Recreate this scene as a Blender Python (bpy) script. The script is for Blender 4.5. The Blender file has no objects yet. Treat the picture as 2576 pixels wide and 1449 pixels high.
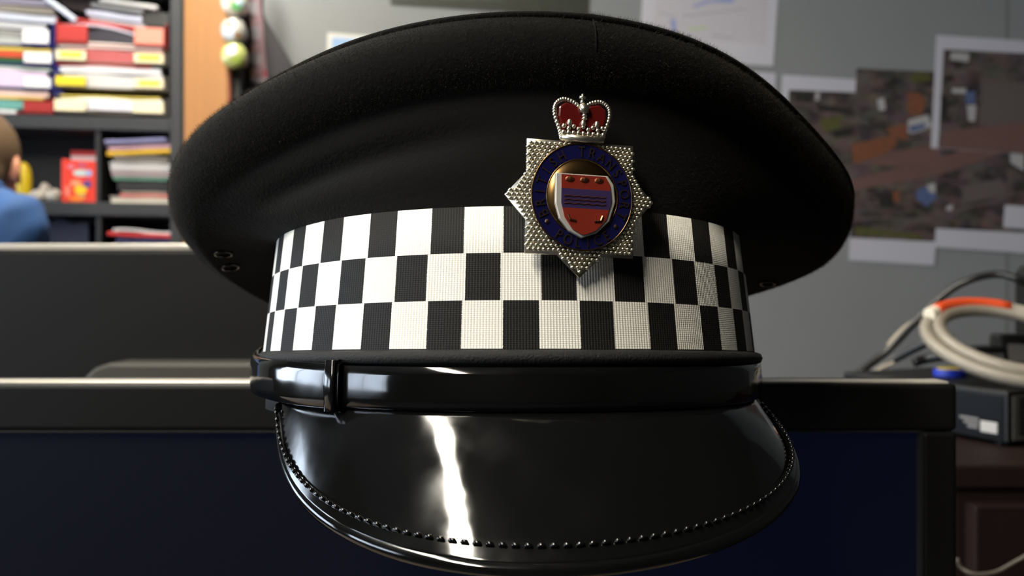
import bpy, bmesh, math, random
from mathutils import Vector, Matrix
from mathutils.bvhtree import BVHTree
random.seed(7)
C = bpy.context.scene.collection
SC = bpy.context.scene
PI = math.pi
F = 2150.0            # focal length in pixels of the 2576 x 1449 frame
CZ = 1.20             # camera height

# ------------------------------------------------------------------ camera
cam = bpy.data.cameras.new('camera')
cam.sensor_width = 36.0
cam.lens = 36.0 * F / 2576.0
cam.clip_start = 0.02
cam.dof.use_dof = True
cam.dof.focus_distance = 0.235
cam.dof.aperture_fstop = 15.0
camo = bpy.data.objects.new('camera', cam)
camo.location = (0, 0, CZ)
camo.rotation_euler = (PI / 2, 0, 0)
C.objects.link(camo)
SC.camera = camo

# ------------------------------------------------------------------ world, view
SC.view_settings.view_transform = 'Standard'
SC.view_settings.look = 'None'
SC.view_settings.gamma = 1.0
SC.view_settings.use_curve_mapping = False
SC.view_settings.exposure = 0.0
WORLD_STRENGTH = 13.0
TUBE_STRENGTH = {'back': 58.0, 'mid': 38.0, 'front': 92.0}
world = bpy.data.worlds.new('sky')
SC.world = world
world.use_nodes = True
bg = world.node_tree.nodes['Background']
bg.inputs['Color'].default_value = (0.72, 0.84, 1.0, 1)
bg.inputs['Strength'].default_value = WORLD_STRENGTH
SC.cycles.max_bounces = 8


# ------------------------------------------------------------------ helpers
def lin(c):
    def f(u):
        u = u / 255.0
        return u / 12.92 if u <= 0.04045 else ((u + 0.055) / 1.055) ** 2.4
    return (f(c[0]), f(c[1]), f(c[2]), 1.0)


MATS = {}


def mat(name, col, rough=0.6, metal=0.0, spec=0.5, coat=0.0, sheen=0.0, bump=0.0, bscale=200.0, vary=0.0, vscale=20.0, emit=0.0, emitcol=None, stretch=None):
    """Plain principled material: colour (sRGB 0-255) with optional noise in the colour and in the bump."""
    if name in MATS:
        return MATS[name]
    m = bpy.data.materials.new(name)
    m.use_nodes = True
    nt = m.node_tree
    b = nt.nodes['Principled BSDF']
    L = lin(col)
    b.inputs['Base Color'].default_value = L
    b.inputs['Roughness'].default_value = rough
    b.inputs['Metallic'].default_value = metal
    b.inputs['Specular IOR Level'].default_value = spec
    b.inputs['Coat Weight'].default_value = coat
    b.inputs['Coat Roughness'].default_value = 0.05
    if sheen:
        b.inputs['Sheen Weight'].default_value = sheen
        b.inputs['Sheen Roughness'].default_value = 0.5
    if emit:
        b.inputs['Emission Color'].default_value = lin(emitcol or col)
        b.inputs['Emission Strength'].default_value = emit
    tc = nt.nodes.new('ShaderNodeTexCoord')
    src = tc.outputs['Object']
    if stretch:
        mp = nt.nodes.new('ShaderNodeMapping')
        mp.inputs['Scale'].default_value = stretch
        nt.links.new(src, mp.inputs['Vector'])
        src = mp.outputs['Vector']
    if vary:
        n = nt.nodes.new('ShaderNodeTexNoise')
        n.inputs['Scale'].default_value = vscale
        n.inputs['Detail'].default_value = 5
        nt.links.new(src, n.inputs['Vector'])
        mx = nt.nodes.new('ShaderNodeMix')
        mx.data_type = 'RGBA'
        nt.links.new(n.outputs['Fac'], mx.inputs[0])
        mx.inputs[6].default_value = tuple(max(0, x * (1 - vary)) for x in L[:3]) + (1,)
        mx.inputs[7].default_value = tuple(min(1, x * (1 + vary)) for x in L[:3]) + (1,)
        nt.links.new(mx.outputs[2], b.inputs['Base Color'])
    if bump:
        n2 = nt.nodes.new('ShaderNodeTexNoise')
        n2.inputs['Scale'].default_value = bscale
        n2.inputs['Detail'].default_value = 4
        nt.links.new(src, n2.inputs['Vector'])
        bp = nt.nodes.new('ShaderNodeBump')
        bp.inputs['Strength'].default_value = bump
        bp.inputs['Distance'].default_value = 0.002
        nt.links.new(n2.outputs['Fac'], bp.inputs['Height'])
        nt.links.new(bp.outputs['Normal'], b.inputs['Normal'])
    MATS[name] = m
    return m


def W(px, py, Y):
    """The point of the photograph's pixel px, py at distance Y, in world metres."""
    return Vector(((px - 1288.0) / F * Y, Y, CZ - (py - 724.5) / F * Y))


class MB:
    """Collects shapes and links them as ONE mesh object."""

    def __init__(self):
        self.v, self.f, self.mi, self.uv = [], [], [], None

    def add(self, verts, faces, mi=0):
        o = len(self.v)
        self.v += [Vector(p) for p in verts]
        self.f += [tuple(i + o for i in f) for f in faces]
        self.mi += [mi] * len(faces)
        return self

    def box(self, lo, hi, mi=0, rot=None, about=None):
        x0, y0, z0 = lo
        x1, y1, z1 = hi
        vs = [Vector(p) for p in ((x0, y0, z0), (x1, y0, z0), (x1, y1, z0), (x0, y1, z0), (x0, y0, z1), (x1, y0, z1), (x1, y1, z1), (x0, y1, z1))]
        if rot is not None:
            a = Vector(about) if about is not None else (Vector(lo) + Vector(hi)) / 2
            vs = [rot @ (p - a) + a for p in vs]
        return self.add(vs, [(0, 3, 2, 1), (4, 5, 6, 7), (0, 1, 5, 4), (1, 2, 6, 5), (2, 3, 7, 6), (3, 0, 4, 7)], mi)

    def prism(self, poly, y0, y1, mi=0):
        """poly: (x, z) outline, counter-clockwise seen from the front (from -Y); extruded from y0 back to y1."""
        n = len(poly)
        vs = [(p[0], y0, p[1]) for p in poly] + [(p[0], y1, p[1]) for p in poly]
        fs = [tuple(range(n)), tuple(range(2 * n - 1, n - 1, -1))]
        fs += [(i, i + n, (i + 1) % n + n, (i + 1) % n) for i in range(n)]
        return self.add(vs, fs, mi)

    def tube(self, path, r, seg=10, closed=False, mi=0, cap=True):
        path = [Vector(p) for p in path]
        n = len(path)
        rs = r if isinstance(r, (list, tuple)) else [r] * n
        base = len(self.v)
        prev = None
        for i, p in enumerate(path):
            if closed:
                t = path[(i + 1) % n] - path[i - 1]
            else:
                t = path[min(i + 1, n - 1)] - path[max(i - 1, 0)]
            t.normalize()
            if prev is None:
                up = Vector((0, 0, 1)) if abs(t.z) < 0.9 else Vector((1, 0, 0))
                a = t.cross(up).normalized()
            else:
                a = (prev - t * prev.dot(t)).normalized()
            prev = a
            b = t.cross(a)
            for k in range(seg):
                w = 2 * PI * k / seg
                self.v.append(p + (a * math.cos(w) + b * math.sin(w)) * rs[i])
        m = n if closed else n - 1
        for i in range(m):
            j = (i + 1) % n
            for k in range(seg):
                l = (k + 1) % seg
                self.f.append((base + i * seg + k, base + i * seg + l, base + j * seg + l, base + j * seg + k))
                self.mi.append(mi)
        if cap and not closed:
            self.f.append(tuple(base + k for k in range(seg))[::-1])
            self.f.append(tuple(base + (n - 1) * seg + k for k in range(seg)))
            self.mi += [mi, mi]
        return self

    def lathe(self, prof, seg=24, origin=(0, 0, 0), axis='z', mi=0):
        """prof: (radius, height) pairs turned about the axis through origin."""
        o = Vector(origin)
        base = len(self.v)
        for r, h in prof:
            for k in range(seg):
                w = 2 * PI * k / seg
                if axis == 'z':
                    p = Vector((r * math.cos(w), r * math.sin(w), h))
                elif axis == 'y':
                    p = Vector((r * math.cos(w), h, r * math.sin(w)))
                else:
                    p = Vector((h, r * math.cos(w), r * math.sin(w)))
                self.v.append(o + p)
        for i in range(len(prof) - 1):
            for k in range(seg):
                l = (k + 1) % seg
                self.f.append((base + i * seg + k, base + i * seg + l, base + (i + 1) * seg + l, base + (i + 1) * seg + k))
                self.mi.append(mi)
        self.f.append(tuple(base + k for k in range(seg))[::-1])
        self.f.append(tuple(base + (len(prof) - 1) * seg + k for k in range(seg)))
        self.mi += [mi, mi]
        return self

    def ball(self, c, r, seg=8, rings=5, mi=0, m3=None):
        c = Vector(c)
        rr = Vector(r) if isinstance(r, (list, tuple, Vector)) else Vector((r, r, r))
        vs = [Vector((0, 0, 1))]
        for i in range(1, rings):
            a = PI * i / rings
            for k in range(seg):
                w = 2 * PI * k / seg
                vs.append(Vector((math.sin(a) * math.cos(w), math.sin(a) * math.sin(w), math.cos(a))))
        vs.append(Vector((0, 0, -1)))
        fs = [(0, 1 + k, 1 + (k + 1) % seg) for k in range(seg)]
        for i in range(rings - 2):
            for k in range(seg):
                l = (k + 1) % seg
                fs.append((1 + i * seg + k, 1 + (i + 1) * seg + k, 1 + (i + 1) * seg + l, 1 + i * seg + l))
        last = len(vs) - 1
        b = 1 + (rings - 2) * seg
        fs += [(b + k, last, b + (k + 1) % seg) for k in range(seg)]
        out = []
        for p in vs:
            q = Vector((p.x * rr.x, p.y * rr.y, p.z * rr.z))
            if m3 is not None:
                q = m3 @ q
            out.append(c + q)
        return self.add(out, fs, mi)

    def grid(self, rows, mi=0, closed=False):
        """rows: equal-length lists of points; joins neighbours with quads."""
        base = len(self.v)
        n = len(rows[0])
        for r in rows:
            self.v += [Vector(p) for p in r]
        for i in range(len(rows) - 1):
            for k in range(n if closed else n - 1):
                l = (k + 1) % n
                self.f.append((base + i * n + k, base + i * n + l, base + (i + 1) * n + l, base + (i + 1) * n + k))
                self.mi.append(mi)
        return self

    def build(self, name, mats, parent=None, smooth=False, bevel=0.0, bseg=2, subsurf=0, solid=0.0, auto=None):
        me = bpy.data.meshes.new(name)
        me.from_pydata([tuple(p) for p in self.v], [], self.f)
        ms = mats if isinstance(mats, (list, tuple)) else [mats]
        for m in ms:
            me.materials.append(m)
        if len(ms) > 1:
            me.polygons.foreach_set('material_index', self.mi)
        if self.uv is not None:
            ul = me.uv_layers.new(name='uv')
            for lp in me.loops:
                ul.data[lp.index].uv = self.uv[lp.vertex_index]
        bm = bmesh.new()
        bm.from_mesh(me)
        bmesh.ops.recalc_face_normals(bm, faces=bm.faces)
        bm.to_mesh(me)
        bm.free()
        if smooth:
            me.polygons.foreach_set('use_smooth', [True] * len(me.polygons))
        me.update()
        o = bpy.data.objects.new(name, me)
        C.objects.link(o)
        if parent is not None:
            o.parent = parent
        if solid:
            s = o.modifiers.new('thickness', 'SOLIDIFY')
            s.thickness = solid
            s.offset = -1
        if bevel:
            b = o.modifiers.new('bevel', 'BEVEL')
            b.width = bevel
            b.segments = bseg
            b.limit_method = 'ANGLE'
        if subsurf:
            s = o.modifiers.new('sub', 'SUBSURF')
            s.levels = s.render_levels = subsurf
        return o


def thing(name, label, cat, loc=(0, 0, 0), rotz=0.0, group=None):
    o = bpy.data.objects.new(name, None)
    o.empty_display_size = 0.05
    C.objects.link(o)
    o.location = loc
    o.rotation_euler = (0, 0, rotz)
    return tag(o, label, cat, group)


def tag(o, label, cat, group=None):
    o['label'] = label
    o['category'] = cat
    if group:
        o['group'] = group
    return o


def struct(o):
    o['kind'] = 'structure'
    return o


def smooth_path(pts, n=8):
    """Catmull-Rom through the points."""
    pts = [Vector(p) for p in pts]
    out = []
    for i in range(len(pts) - 1):
        p0 = pts[max(i - 1, 0)]
        p1, p2 = pts[i], pts[i + 1]
        p3 = pts[min(i + 2, len(pts) - 1)]
        for k in range(n):
            t = k / n
            out.append(0.5 * ((2 * p1) + (p2 - p0) * t + (2 * p0 - 5 * p1 + 4 * p2 - p3) * t * t + (3 * p1 - p0 - 3 * p2 + p3) * t ** 3))
    out.append(pts[-1])
    return out


# ------------------------------------------------------------------ materials
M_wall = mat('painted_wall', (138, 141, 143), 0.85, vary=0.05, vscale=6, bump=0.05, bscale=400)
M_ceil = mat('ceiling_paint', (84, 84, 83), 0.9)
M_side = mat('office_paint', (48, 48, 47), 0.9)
M_floor = mat('carpet', (46, 47, 52), 0.95, bump=0.5, bscale=500, vary=0.2, vscale=300)
M_white = mat('white_plastic', (225, 225, 225), 0.4)
M_steel = mat('grey_steel_paint', (44, 47, 52), 0.55, bump=0.05, bscale=600)
M_steeldark = mat('dark_steel_paint', (26, 28, 32), 0.6)
M_black = mat('black_plastic', (9, 9, 9), 0.45, bump=0.05, bscale=900)
M_bezel = mat('matte_bezel', (7, 7, 6), 0.5, spec=0.32, bump=0.06, bscale=1500)
M_silver = mat('silver_trim', (205, 200, 190), 0.35, 0.3)
M_paper = mat('paper', (228, 228, 230), 0.8)
M_pine = mat('desk_laminate', (120, 104, 88), 0.5, vary=0.1, vscale=8, stretch=(1, 8, 1))

# ------------------------------------------------------------------ room
XL, XR, YB, YF, ZC = -3.2, 2.6, 2.45, -2.8, 2.72
struct(MB().box((XL, YF, -0.05), (XR, YB, 0)).build('floor', M_floor))
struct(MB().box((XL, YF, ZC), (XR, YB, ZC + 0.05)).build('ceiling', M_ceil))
wb = MB()
wb.box((XL, YB, 0), (XR, YB + 0.06, ZC))
struct(wb.build('wall_back', M_wall))
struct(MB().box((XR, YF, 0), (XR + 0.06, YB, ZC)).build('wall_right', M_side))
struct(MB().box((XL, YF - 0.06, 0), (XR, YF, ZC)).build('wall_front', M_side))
WY = [(-1.75, -0.35), (0.05, 1.85)]
WZ0, WZ1 = 1.0, 2.2
wl = MB()
wl.box((XL - 0.1, YF, 0), (XL, YB, WZ0))
wl.box((XL - 0.1, YF, WZ1), (XL, YB, ZC))
ys = [YF, WY[0][0], WY[0][1], WY[1][0], WY[1][1], YB]
for a, b in ((0, 1), (2, 3), (4, 5)):
    wl.box((XL - 0.1, ys[a], WZ0), (XL, ys[b], WZ1))
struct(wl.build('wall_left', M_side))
# thin window glass that lets daylight in
mg = bpy.data.materials.new('window_glass')
mg.use_nodes = True
nt = mg.node_tree
nt.nodes.clear()
om = nt.nodes.new('ShaderNodeOutputMaterial')
tr = nt.nodes.new('ShaderNodeBsdfTransparent')
gl = nt.nodes.new('ShaderNodeBsdfGlossy')
gl.inputs['Roughness'].default_value = 0.02
fr = nt.nodes.new('ShaderNodeFresnel')
mxs = nt.nodes.new('ShaderNodeMixShader')
nt.links.new(fr.outputs[0], mxs.inputs[0])
nt.links.new(tr.outputs[0], mxs.inputs[1])
nt.links.new(gl.outputs[0], mxs.inputs[2])
nt.links.new(mxs.outputs[0], om.inputs[0])
for i, (y0, y1) in enumerate(WY):
    w = MB()
    t = 0.05
    w.box((XL - 0.07, y0, WZ0), (XL - 0.02, y0 + t, WZ1)).box((XL - 0.07, y1 - t, WZ0), (XL - 0.02, y1, WZ1))
    w.box((XL - 0.07, y0 + t, WZ0), (XL - 0.02, y1 - t, WZ0 + t)).box((XL - 0.07, y0 + t, WZ1 - t), (XL - 0.02, y1 - t, WZ1))
    w.box((XL - 0.07, (y0 + y1) / 2 - 0.025, WZ0 + t), (XL - 0.02, (y0 + y1) / 2 + 0.025, WZ1 - t))
    wf = struct(w.build('window_%d' % (i + 1), M_white, bevel=0.004))
    MB().box((XL - 0.05, y0 + t, WZ0 + t), (XL - 0.045, y1 - t, WZ1 - t)).build('window_pane', mg, wf)
    pl = bpy.data.lights.new('daylight_portal', 'AREA')
    pl.shape = 'RECTANGLE'
    pl.size = y1 - y0
    pl.size_y = WZ1 - WZ0
    pl.cycles.is_portal = True
    po = bpy.data.objects.new('daylight_portal', pl)
    po.location = (XL - 0.12, (y0 + y1) / 2, (WZ0 + WZ1) / 2)
    po.rotation_euler = (PI / 2, 0, -PI / 2)
    C.objects.link(po)
# seams between the wall's panels
sm = MB()
for px in (2533,):
    p = W(px, 700, YB)
    sm.box((p.x - 0.0015, YB - 0.0012, 0.05), (p.x + 0.0015, YB + 0.001, ZC - 0.02))
struct(sm.build('trim_1', mat('seam', (95, 95, 93), 0.9)))

# ------------------------------------------------------------------ ceiling lights, one row on the left
for nm, xx, yy, rz, lab in (('back', -0.86, 1.65, 0, 'long ceiling light fitting nearest the grey back wall'), ('mid', -0.60, 0.35, -0.192, 'long ceiling light fitting above the desk'), ('front', -0.85, -0.93, -0.192, 'long ceiling light fitting farthest from the back wall')):
    col = (255, 247, 230)
    t = thing('ceiling_light', lab, 'ceiling light', (xx, yy, ZC), rz, 'row of ceiling light fittings')
    MB().box((-0.11, -0.648, -0.05), (0.11, 0.648, 0)).build('housing', M_white, t, bevel=0.006)
    m = mat('lamp_diffuser_' + nm, (240, 240, 235), 0.5, emit=TUBE_STRENGTH[nm], emitcol=col)
    pr = [(0.085 * math.cos(a), -0.05 - 0.035 * math.sin(a)) for a in [PI * k / 10 for k in range(11)]]
    d = MB()
    d.prism([(p[0], p[1]) for p in pr], -0.635, 0.635)
    d.build('diffuser', m, t)

# ------------------------------------------------------------------ the cap
TILT = 0.0865
YAW = 0.1863
HAT = Vector((-0.002, 0.3165, CZ - 0.0430))
hat = thing('peaked_cap', 'black felt police cap with checkered band, silver badge and glossy peak on the monitor', 'hat', HAT)
hat.rotation_euler = (-TILT, 0, 0)
hat.rotation_mode = 'XYZ'
HM = Matrix.Translation(HAT) @ Matrix.Rotation(-TILT, 4, 'X') @ Matrix.Rotation(YAW, 4, 'Z')
hat.matrix_world = HM
HMI = HM.inverted()

AX, AY = 0.0854, 0.0947      # headband half width and half depth
ZB0, ZB1 = 0.0190, 0.0572    # checkered band, bottom and top


def ring(phi, grow=0.0, z=0.0):
    """Point on the headband oval; phi = 0 is the front, positive to the wearer's left (the picture's right)."""
    n = Vector((math.sin(phi) / AX, -math.cos(phi) / AY, 0)).normalized()
    return Vector((AX * math.sin(phi), -AY * math.cos(phi), z)) + n * grow


# felt
felt = bpy.data.materials.new('black_felt')
felt.use_nodes = True
nt = felt.node_tree
b = nt.nodes['Principled BSDF']
b.inputs['Base Color'].default_value = (0.0042, 0.0040, 0.0036, 1)
b.inputs['Roughness'].default_value = 0.95
b.inputs['Specular IOR Level'].default_value = 0.1
b.inputs['Sheen Weight'].default_value = 0.04
b.inputs['Sheen Roughness'].default_value = 0.45
b.inputs['Sheen Tint'].default_value = (0.9, 0.82, 0.7, 1)
tc = nt.nodes.new('ShaderNodeTexCoord')
n = nt.nodes.new('ShaderNodeTexNoise')
n.inputs['Scale'].default_value = 900
n.inputs['Detail'].default_value = 4
nt.links.new(tc.outputs['Object'], n.inputs['Vector'])
bp = nt.nodes.new('ShaderNodeBump')
bp.inputs['Strength'].default_value = 0.6
bp.inputs['Distance'].default_value = 0.0006
nt.links.new(n.outputs['Fac'], bp.inputs['Height'])
nt.links.new(bp.outputs['Normal'], b.inputs['Normal'])

NPH = 150
NPR = 16
RX, RYF, RYB = 0.1232, 0.0930, 0.1428


def crown_profile(phi):
    """The crown's outline in the plane at angle phi, from the band's top edge out to the rim and in over the top."""
    c, s = math.cos(phi), math.sin(phi)
    phi_s = phi if phi < PI else phi - 2 * PI
    base = ring(phi, -0.0022, ZB1 - 0.0005)
    ry = RYF if c > 0 else RYB
    sc = 1 - 0.007 * math.sin(2 * phi) + 0.048 * math.cos(4 * phi) - 0.0116 * math.sin(3 * phi)
    zz = 0.0699 + 0.0318 * c - 0.0012 * s * s - 0.0006 * s - 0.0017 * math.sin(2 * phi) + 0.0012 * math.sin(3 * phi)
    rim = Vector((0.0072 + RX * s * sc, 0.0012 - ry * c * sc, zz))
    w = max(0.0, c)
    rho = 0.01225 * w + (0.0156 if c > 0 else 0.0156 * (1 + c) + 0.01525 * (-c)) * (1 - w if c > 0 else 1)
    out = Vector((s, -c, 0))
    pts = []
    cen = rim - out * rho
    lowa = -1.15
    low = cen + out * (rho * math.cos(lowa)) + Vector((0, 0, rho * math.sin(lowa)))
    for k in range(NPR):
        t = k / NPR
        p = base.lerp(low, t)
        bulge = math.sin(PI * t)
        # front panel a little hollow below the rim, sides a little full
        dent = 0.0005 * w * bulge
        p = p + out * dent
        # a soft crease across the front panel, left of the badge, and the fuller cloth below it
        wd = math.exp(-((phi_s + 0.66) / 0.42) ** 4)
        tc_ = 0.60 + 0.12 * (phi_s + 0.66)
        p = p - out * (0.0034 * wd * math.exp(-((t - tc_) / 0.13) ** 2))
        p = p + out * (0.0010 * wd * math.exp(-((t - tc_ + 0.30) / 0.16) ** 2))
        pts.append(p)
    for k in range(9):
        a = lowa + (1.45 - lowa) * k / 8.0
        pts.append(cen + out * (rho * math.cos(a)) + Vector((0, 0, rho * math.sin(a))))
    top = pts[-1]
    mid = Vector((0, 0.016, 0.0699 + 0.017))
    for k in range(1, 8):
        s_ = 1 - k / 8.0
        p = mid.lerp(top, s_)
        p.z += 0.0074 * (1 - s_ ** 2)
        pts.append(p)
    return pts


rows = [crown_profile(2 * PI * i / NPH) for i in range(NPH)]
cols = [[rows[i][k] for i in range(NPH)] for k in range(len(rows[0]))]
cb = MB()
cb.grid(cols, closed=True)
cb.f.append(tuple(range(len(cb.v) - NPH, len(cb.v))))
cb.mi.append(0)
crown = cb.build('crown', felt, hat, smooth=True, subsurf=1)
crown_bvh = BVHTree.FromPolygons([tuple(p) for p in cb.v], cb.f)
# welt: the corded seam where the top meets the sides
welt = []
for i in range(NPH):
    ph = 2 * PI * i / NPH
    idx = NPR + (0.85 - 0.55 * math.sin(ph + 0.1) + 1.15) / 2.6 * 8
    k = int(idx)
    welt.append(rows[i][k].lerp(rows[i][k + 1], idx - k))
MB().tube(welt, 0.0011, 8, closed=True).build('crown_welt', felt, crown, smooth=True)
# vertical seam of the front panel
seam = [rows[0][k] + Vector((0, -0.0002, 0)) for k in range(NPR + 3, NPR + 7)]
MB().tube(smooth_path(seam, 3), 0.00022, 6).build('front_seam', felt, crown, smooth=True)
# nap: short loose fibres, rim light painted in as a paler brown-grey
nap = MB()
rnd = random.random
nv, nf = [], []
for _ in range(110000):
    i = int((rnd() - 0.5) * NPH * 0.62) % NPH
    k = int(NPR + rnd() * 12) if rnd() < 0.93 else int(2 + rnd() * (NPR - 2))
    j = (i + 1) % NPH
    u, v = rnd(), rnd()
    A, B, D, E = rows[i][k], rows[j][k], rows[j][k + 1], rows[i][k + 1]
    p = (A * (1 - u) + B * u) * (1 - v) + (E * (1 - u) + D * u) * v
    nn = (B - A).cross(E - A).normalized()
    ctr = Vector((0, 0.016, 0.075))
    if nn.dot(p - ctr) < 0:
        nn = -nn
    tdir = (nn + Vector((rnd() - .5, rnd() - .5, rnd() - .5)) * 1.5).normalized()
    ln = 0.0005 + (0.0015 if k >= NPR + 4 else 0.0005) * rnd() ** 2
    sd = tdir.cross(Vector((rnd() - .5, rnd() - .5, rnd() - .5))).normalized() * 0.000032
    o = len(nv)
    nv += [p - sd, p + sd, p + tdir * ln]
    nf.append((o, o + 1, o + 2))
nap.v, nap.f, nap.mi = nv, nf, [0] * len(nf)
napo = nap.build('felt_nap', mat('lit_nap_fibre', (64, 58, 50), 0.9, spec=0.1), crown)
napo['kind'] = 'stuff'

# checkered band
chk = bpy.data.materials.new('checkered_ribbon')
chk.use_nodes = True
nt = chk.node_tree
b = nt.nodes['Principled BSDF']
b.inputs['Roughness'].default_value = 0.7
b.inputs['Specular IOR Level'].default_value = 0.25
uvn = nt.nodes.new('ShaderNodeUVMap')
sep = nt.nodes.new('ShaderNodeSeparateXYZ')
nt.links.new(uvn.outputs[0], sep.inputs[0])


def mth(op, a, b_=None, c_=None):
    nd = nt.nodes.new('ShaderNodeMath')
    nd.operation = op
    for i, q in enumerate((a, b_, c_)):
        if q is None:
            continue
        if isinstance(q, (int, float)):
            nd.inputs[i].default_value = q
        else:
            nt.links.new(q, nd.inputs[i])
    return nd.outputs[0]


row = mth('FLOOR', sep.outputs[1])                       # v: 0..3 rows
odd = mth('MODULO', row, 2.0)                            # the middle row is shifted half a period
wob = nt.nodes.new('ShaderNodeTexNoise')
wob.inputs['Scale'].default_value = 60.0
nt.links.new(uvn.outputs[0], wob.inputs['Vector'])
u2 = mth('ADD', mth('ADD', sep.outputs[0], mth('MULTIPLY', odd, 0.5)), mth('MULTIPLY', mth('SUBTRACT', wob.outputs['Fac'], 0.5), 0.03))
fr_ = mth('FRACT', u2)
inw = mth('LESS_THAN', fr_, 0.535)
inr = mth('MULTIPLY', mth('GREATER_THAN', sep.outputs[1], 0.0), mth('LESS_THAN', sep.outputs[1], 3.0))
fac = mth('MULTIPLY', inw, inr)
mxc = nt.nodes.new('ShaderNodeMix')
mxc.data_type = 'RGBA'
nt.links.new(fac, mxc.inputs[0])
mxc.inputs[6].default_value = lin((24, 23, 21))
mxc.inputs[7].default_value = lin((238, 234, 224))
nt.links.new(mxc.outputs[2], b.inputs['Base Color'])
# ribbed weave
wv = nt.nodes.new('ShaderNodeTexWave')
wv.wave_type = 'BANDS'
wv.bands_direction = 'X'
wv.inputs['Scale'].default_value = 8.0
wv.inputs['Distortion'].default_value = 0.4
mp = nt.nodes.new('ShaderNodeMapping')
mp.inputs['Scale'].default_value = (1.0, 0.02, 1)
nt.links.new(uvn.outputs[0], mp.inputs['Vector'])
nt.links.new(mp.outputs[0], wv.inputs['Vector'])
wv2 = nt.nodes.new('ShaderNodeTexWave')
wv2.bands_direction = 'Y'
wv2.inputs['Scale'].default_value = 7.0
nt.links.new(uvn.outputs[0], wv2.inputs['Vector'])
bp = nt.nodes.new('ShaderNodeBump')
bp.inputs['Strength'].default_value = 0.35
bp.inputs['Distance'].default_value = 0.0003
nt.links.new(mth('ADD', wv.outputs['Fac'], mth('MULTIPLY', wv2.outputs['Fac'], 0.5)), bp.inputs['Height'])
nt.links.new(bp.outputs['Normal'], b.inputs['Normal'])

NB = 144
PERIOD = 0.0203
U0 = 0.42     # phase of the checks at the front
bd = MB()
uvs = []
zs = [ZB0 - 0.001, ZB0, (ZB0 * 2 + ZB1) / 3, (ZB0 + 2 * ZB1) / 3, ZB1]
arc = [0.0]
for i in range(NB):
    arc.append(arc[-1] + (ring(2 * PI * (i + 1) / NB - PI) - ring(2 * PI * i / NB - PI)).length)
half = arc[NB // 2]
prow = []
for z in zs:
    r_ = []
    for i in range(NB + 1):
        ph = 2 * PI * i / NB - PI
        g = 0.0016 - 0.0036 * (z - ZB0) / (ZB1 - ZB0)
        r_.append(ring(ph, g, z))
        uvs.append(((arc[i] - half) / PERIOD + U0, (z - ZB0) / (ZB1 - ZB0) * 3.0))
    prow.append(r_)
bd.grid(prow)
bd.uv = uvs
bd.build('checkered_band', chk, hat, smooth=True, solid=0.0012)

# black ribbon edge and corded piping under the checks, then the headband
M_ribbon = mat('black_ribbon', (20, 19, 18), 0.8, bump=0.3, bscale=1500)
MB().tube([ring(2 * PI * i / 96, 0.0022, ZB0 - 0.0022) for i in range(96)], 0.0019, 8, closed=True).build('piping', M_ribbon, hat, smooth=True)
hb = MB()
hrow = []
for g, z in ((0.0, ZB0 - 0.001), (0.0004, 0.006), (0.0004, 0.0), (-0.0018, 0.0), (-0.0018, 0.006), (-0.0055, ZB1 - 0.004)):
    # the rear of the headband is cut higher; it sits on the monitor's top edge
    hrow.append([ring(2 * PI * i / 96, g, max(z, 0.0098 * min(1.0, max(0.0, (-math.cos(2 * PI * i / 96) - 0.12) / 0.42)))) for i in range(96)])
hb.grid(hrow, closed=True)
hb.build('headband', M_ribbon, hat, smooth=True)

# patent leather
pat = bpy.data.materials.new('black_patent')
pat.use_nodes = True
nt = pat.node_tree
b = nt.nodes['Principled BSDF']
b.inputs['Base Color'].default_value = (0.003, 0.003, 0.003, 1)
b.inputs['Roughness'].default_value = 0.10
b.inputs['Specular IOR Level'].default_value = 0.6
b.inputs['Coat Weight'].default_value = 0.15
b.inputs['Coat Roughness'].default_value = 0.04
tc = nt.nodes.new('ShaderNodeTexCoord')
n = nt.nodes.new('ShaderNodeTexNoise')
n.inputs['Scale'].default_value = 55
n.inputs['Detail'].default_value = 2
nt.links.new(tc.outputs['Object'], n.inputs['Vector'])
bp = nt.nodes.new('ShaderNodeBump')
bp.inputs['Strength'].default_value = 0.16
bp.inputs['Distance'].default_value = 0.002
nt.links.new(n.outputs['Fac'], bp.inputs['Height'])
nt.links.new(bp.outputs['Normal'], b.inputs['Normal'])
# grease smudges: some patches are less glossy
n3 = nt.nodes.new('ShaderNodeTexNoise')
n3.inputs['Scale'].default_value = 40
n3.inputs['Detail'].default_value = 6
nt.links.new(tc.outputs['Object'], n3.inputs['Vector'])
rp = nt.nodes.new('ShaderNodeMapRange')
rp.inputs[1].default_value = 0.42
rp.inputs[2].default_value = 0.7
rp.inputs[3].default_value = 0.07
rp.inputs[4].default_value = 0.22
nt.links.new(n3.outputs['Fac'], rp.inputs[0])
nt.links.new(rp.outputs[0], b.inputs['Roughness'])

# peak
TH = 1.1248
NT = 64


def peak_pt(th, t, lift=0.0):
    q = th / TH
    u = max(0.0, 1 - q * q)
    ext = 0.0278 * u ** 1.18 * (1 + 0.170 * q + 0.083 * q * q) + 0.0004
    drop = 0.0325 * u ** 0.866 * (1 - 0.248 * q) + 0.0012
    a = ring(th, 0.0012, 0.0035)
    out = Vector((math.sin(th), -math.cos(th), 0))
    # convex fall: flatter near the band, steeper at the rim
    e = ext * (t ** 0.92)
    d = drop * (t ** 1.12)
    nrm = (out * drop + Vector((0, 0, ext))).normalized()
    return a + out * e - Vector((0, 0, d)) + nrm * lift


def peak_sheet(lift, t0, t1, nt_=12):
    return [[peak_pt(-TH + 2 * TH * i / NT, t0 + (t1 - t0) * k / nt_, lift) for i in range(NT + 1)] for k in range(nt_ + 1)]


pk = MB()
pk.grid(peak_sheet(0.0, 0, 1) + peak_sheet(-0.0020, 0, 1)[::-1])
peak = pk.build('peak', pat, hat, smooth=True)
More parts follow.
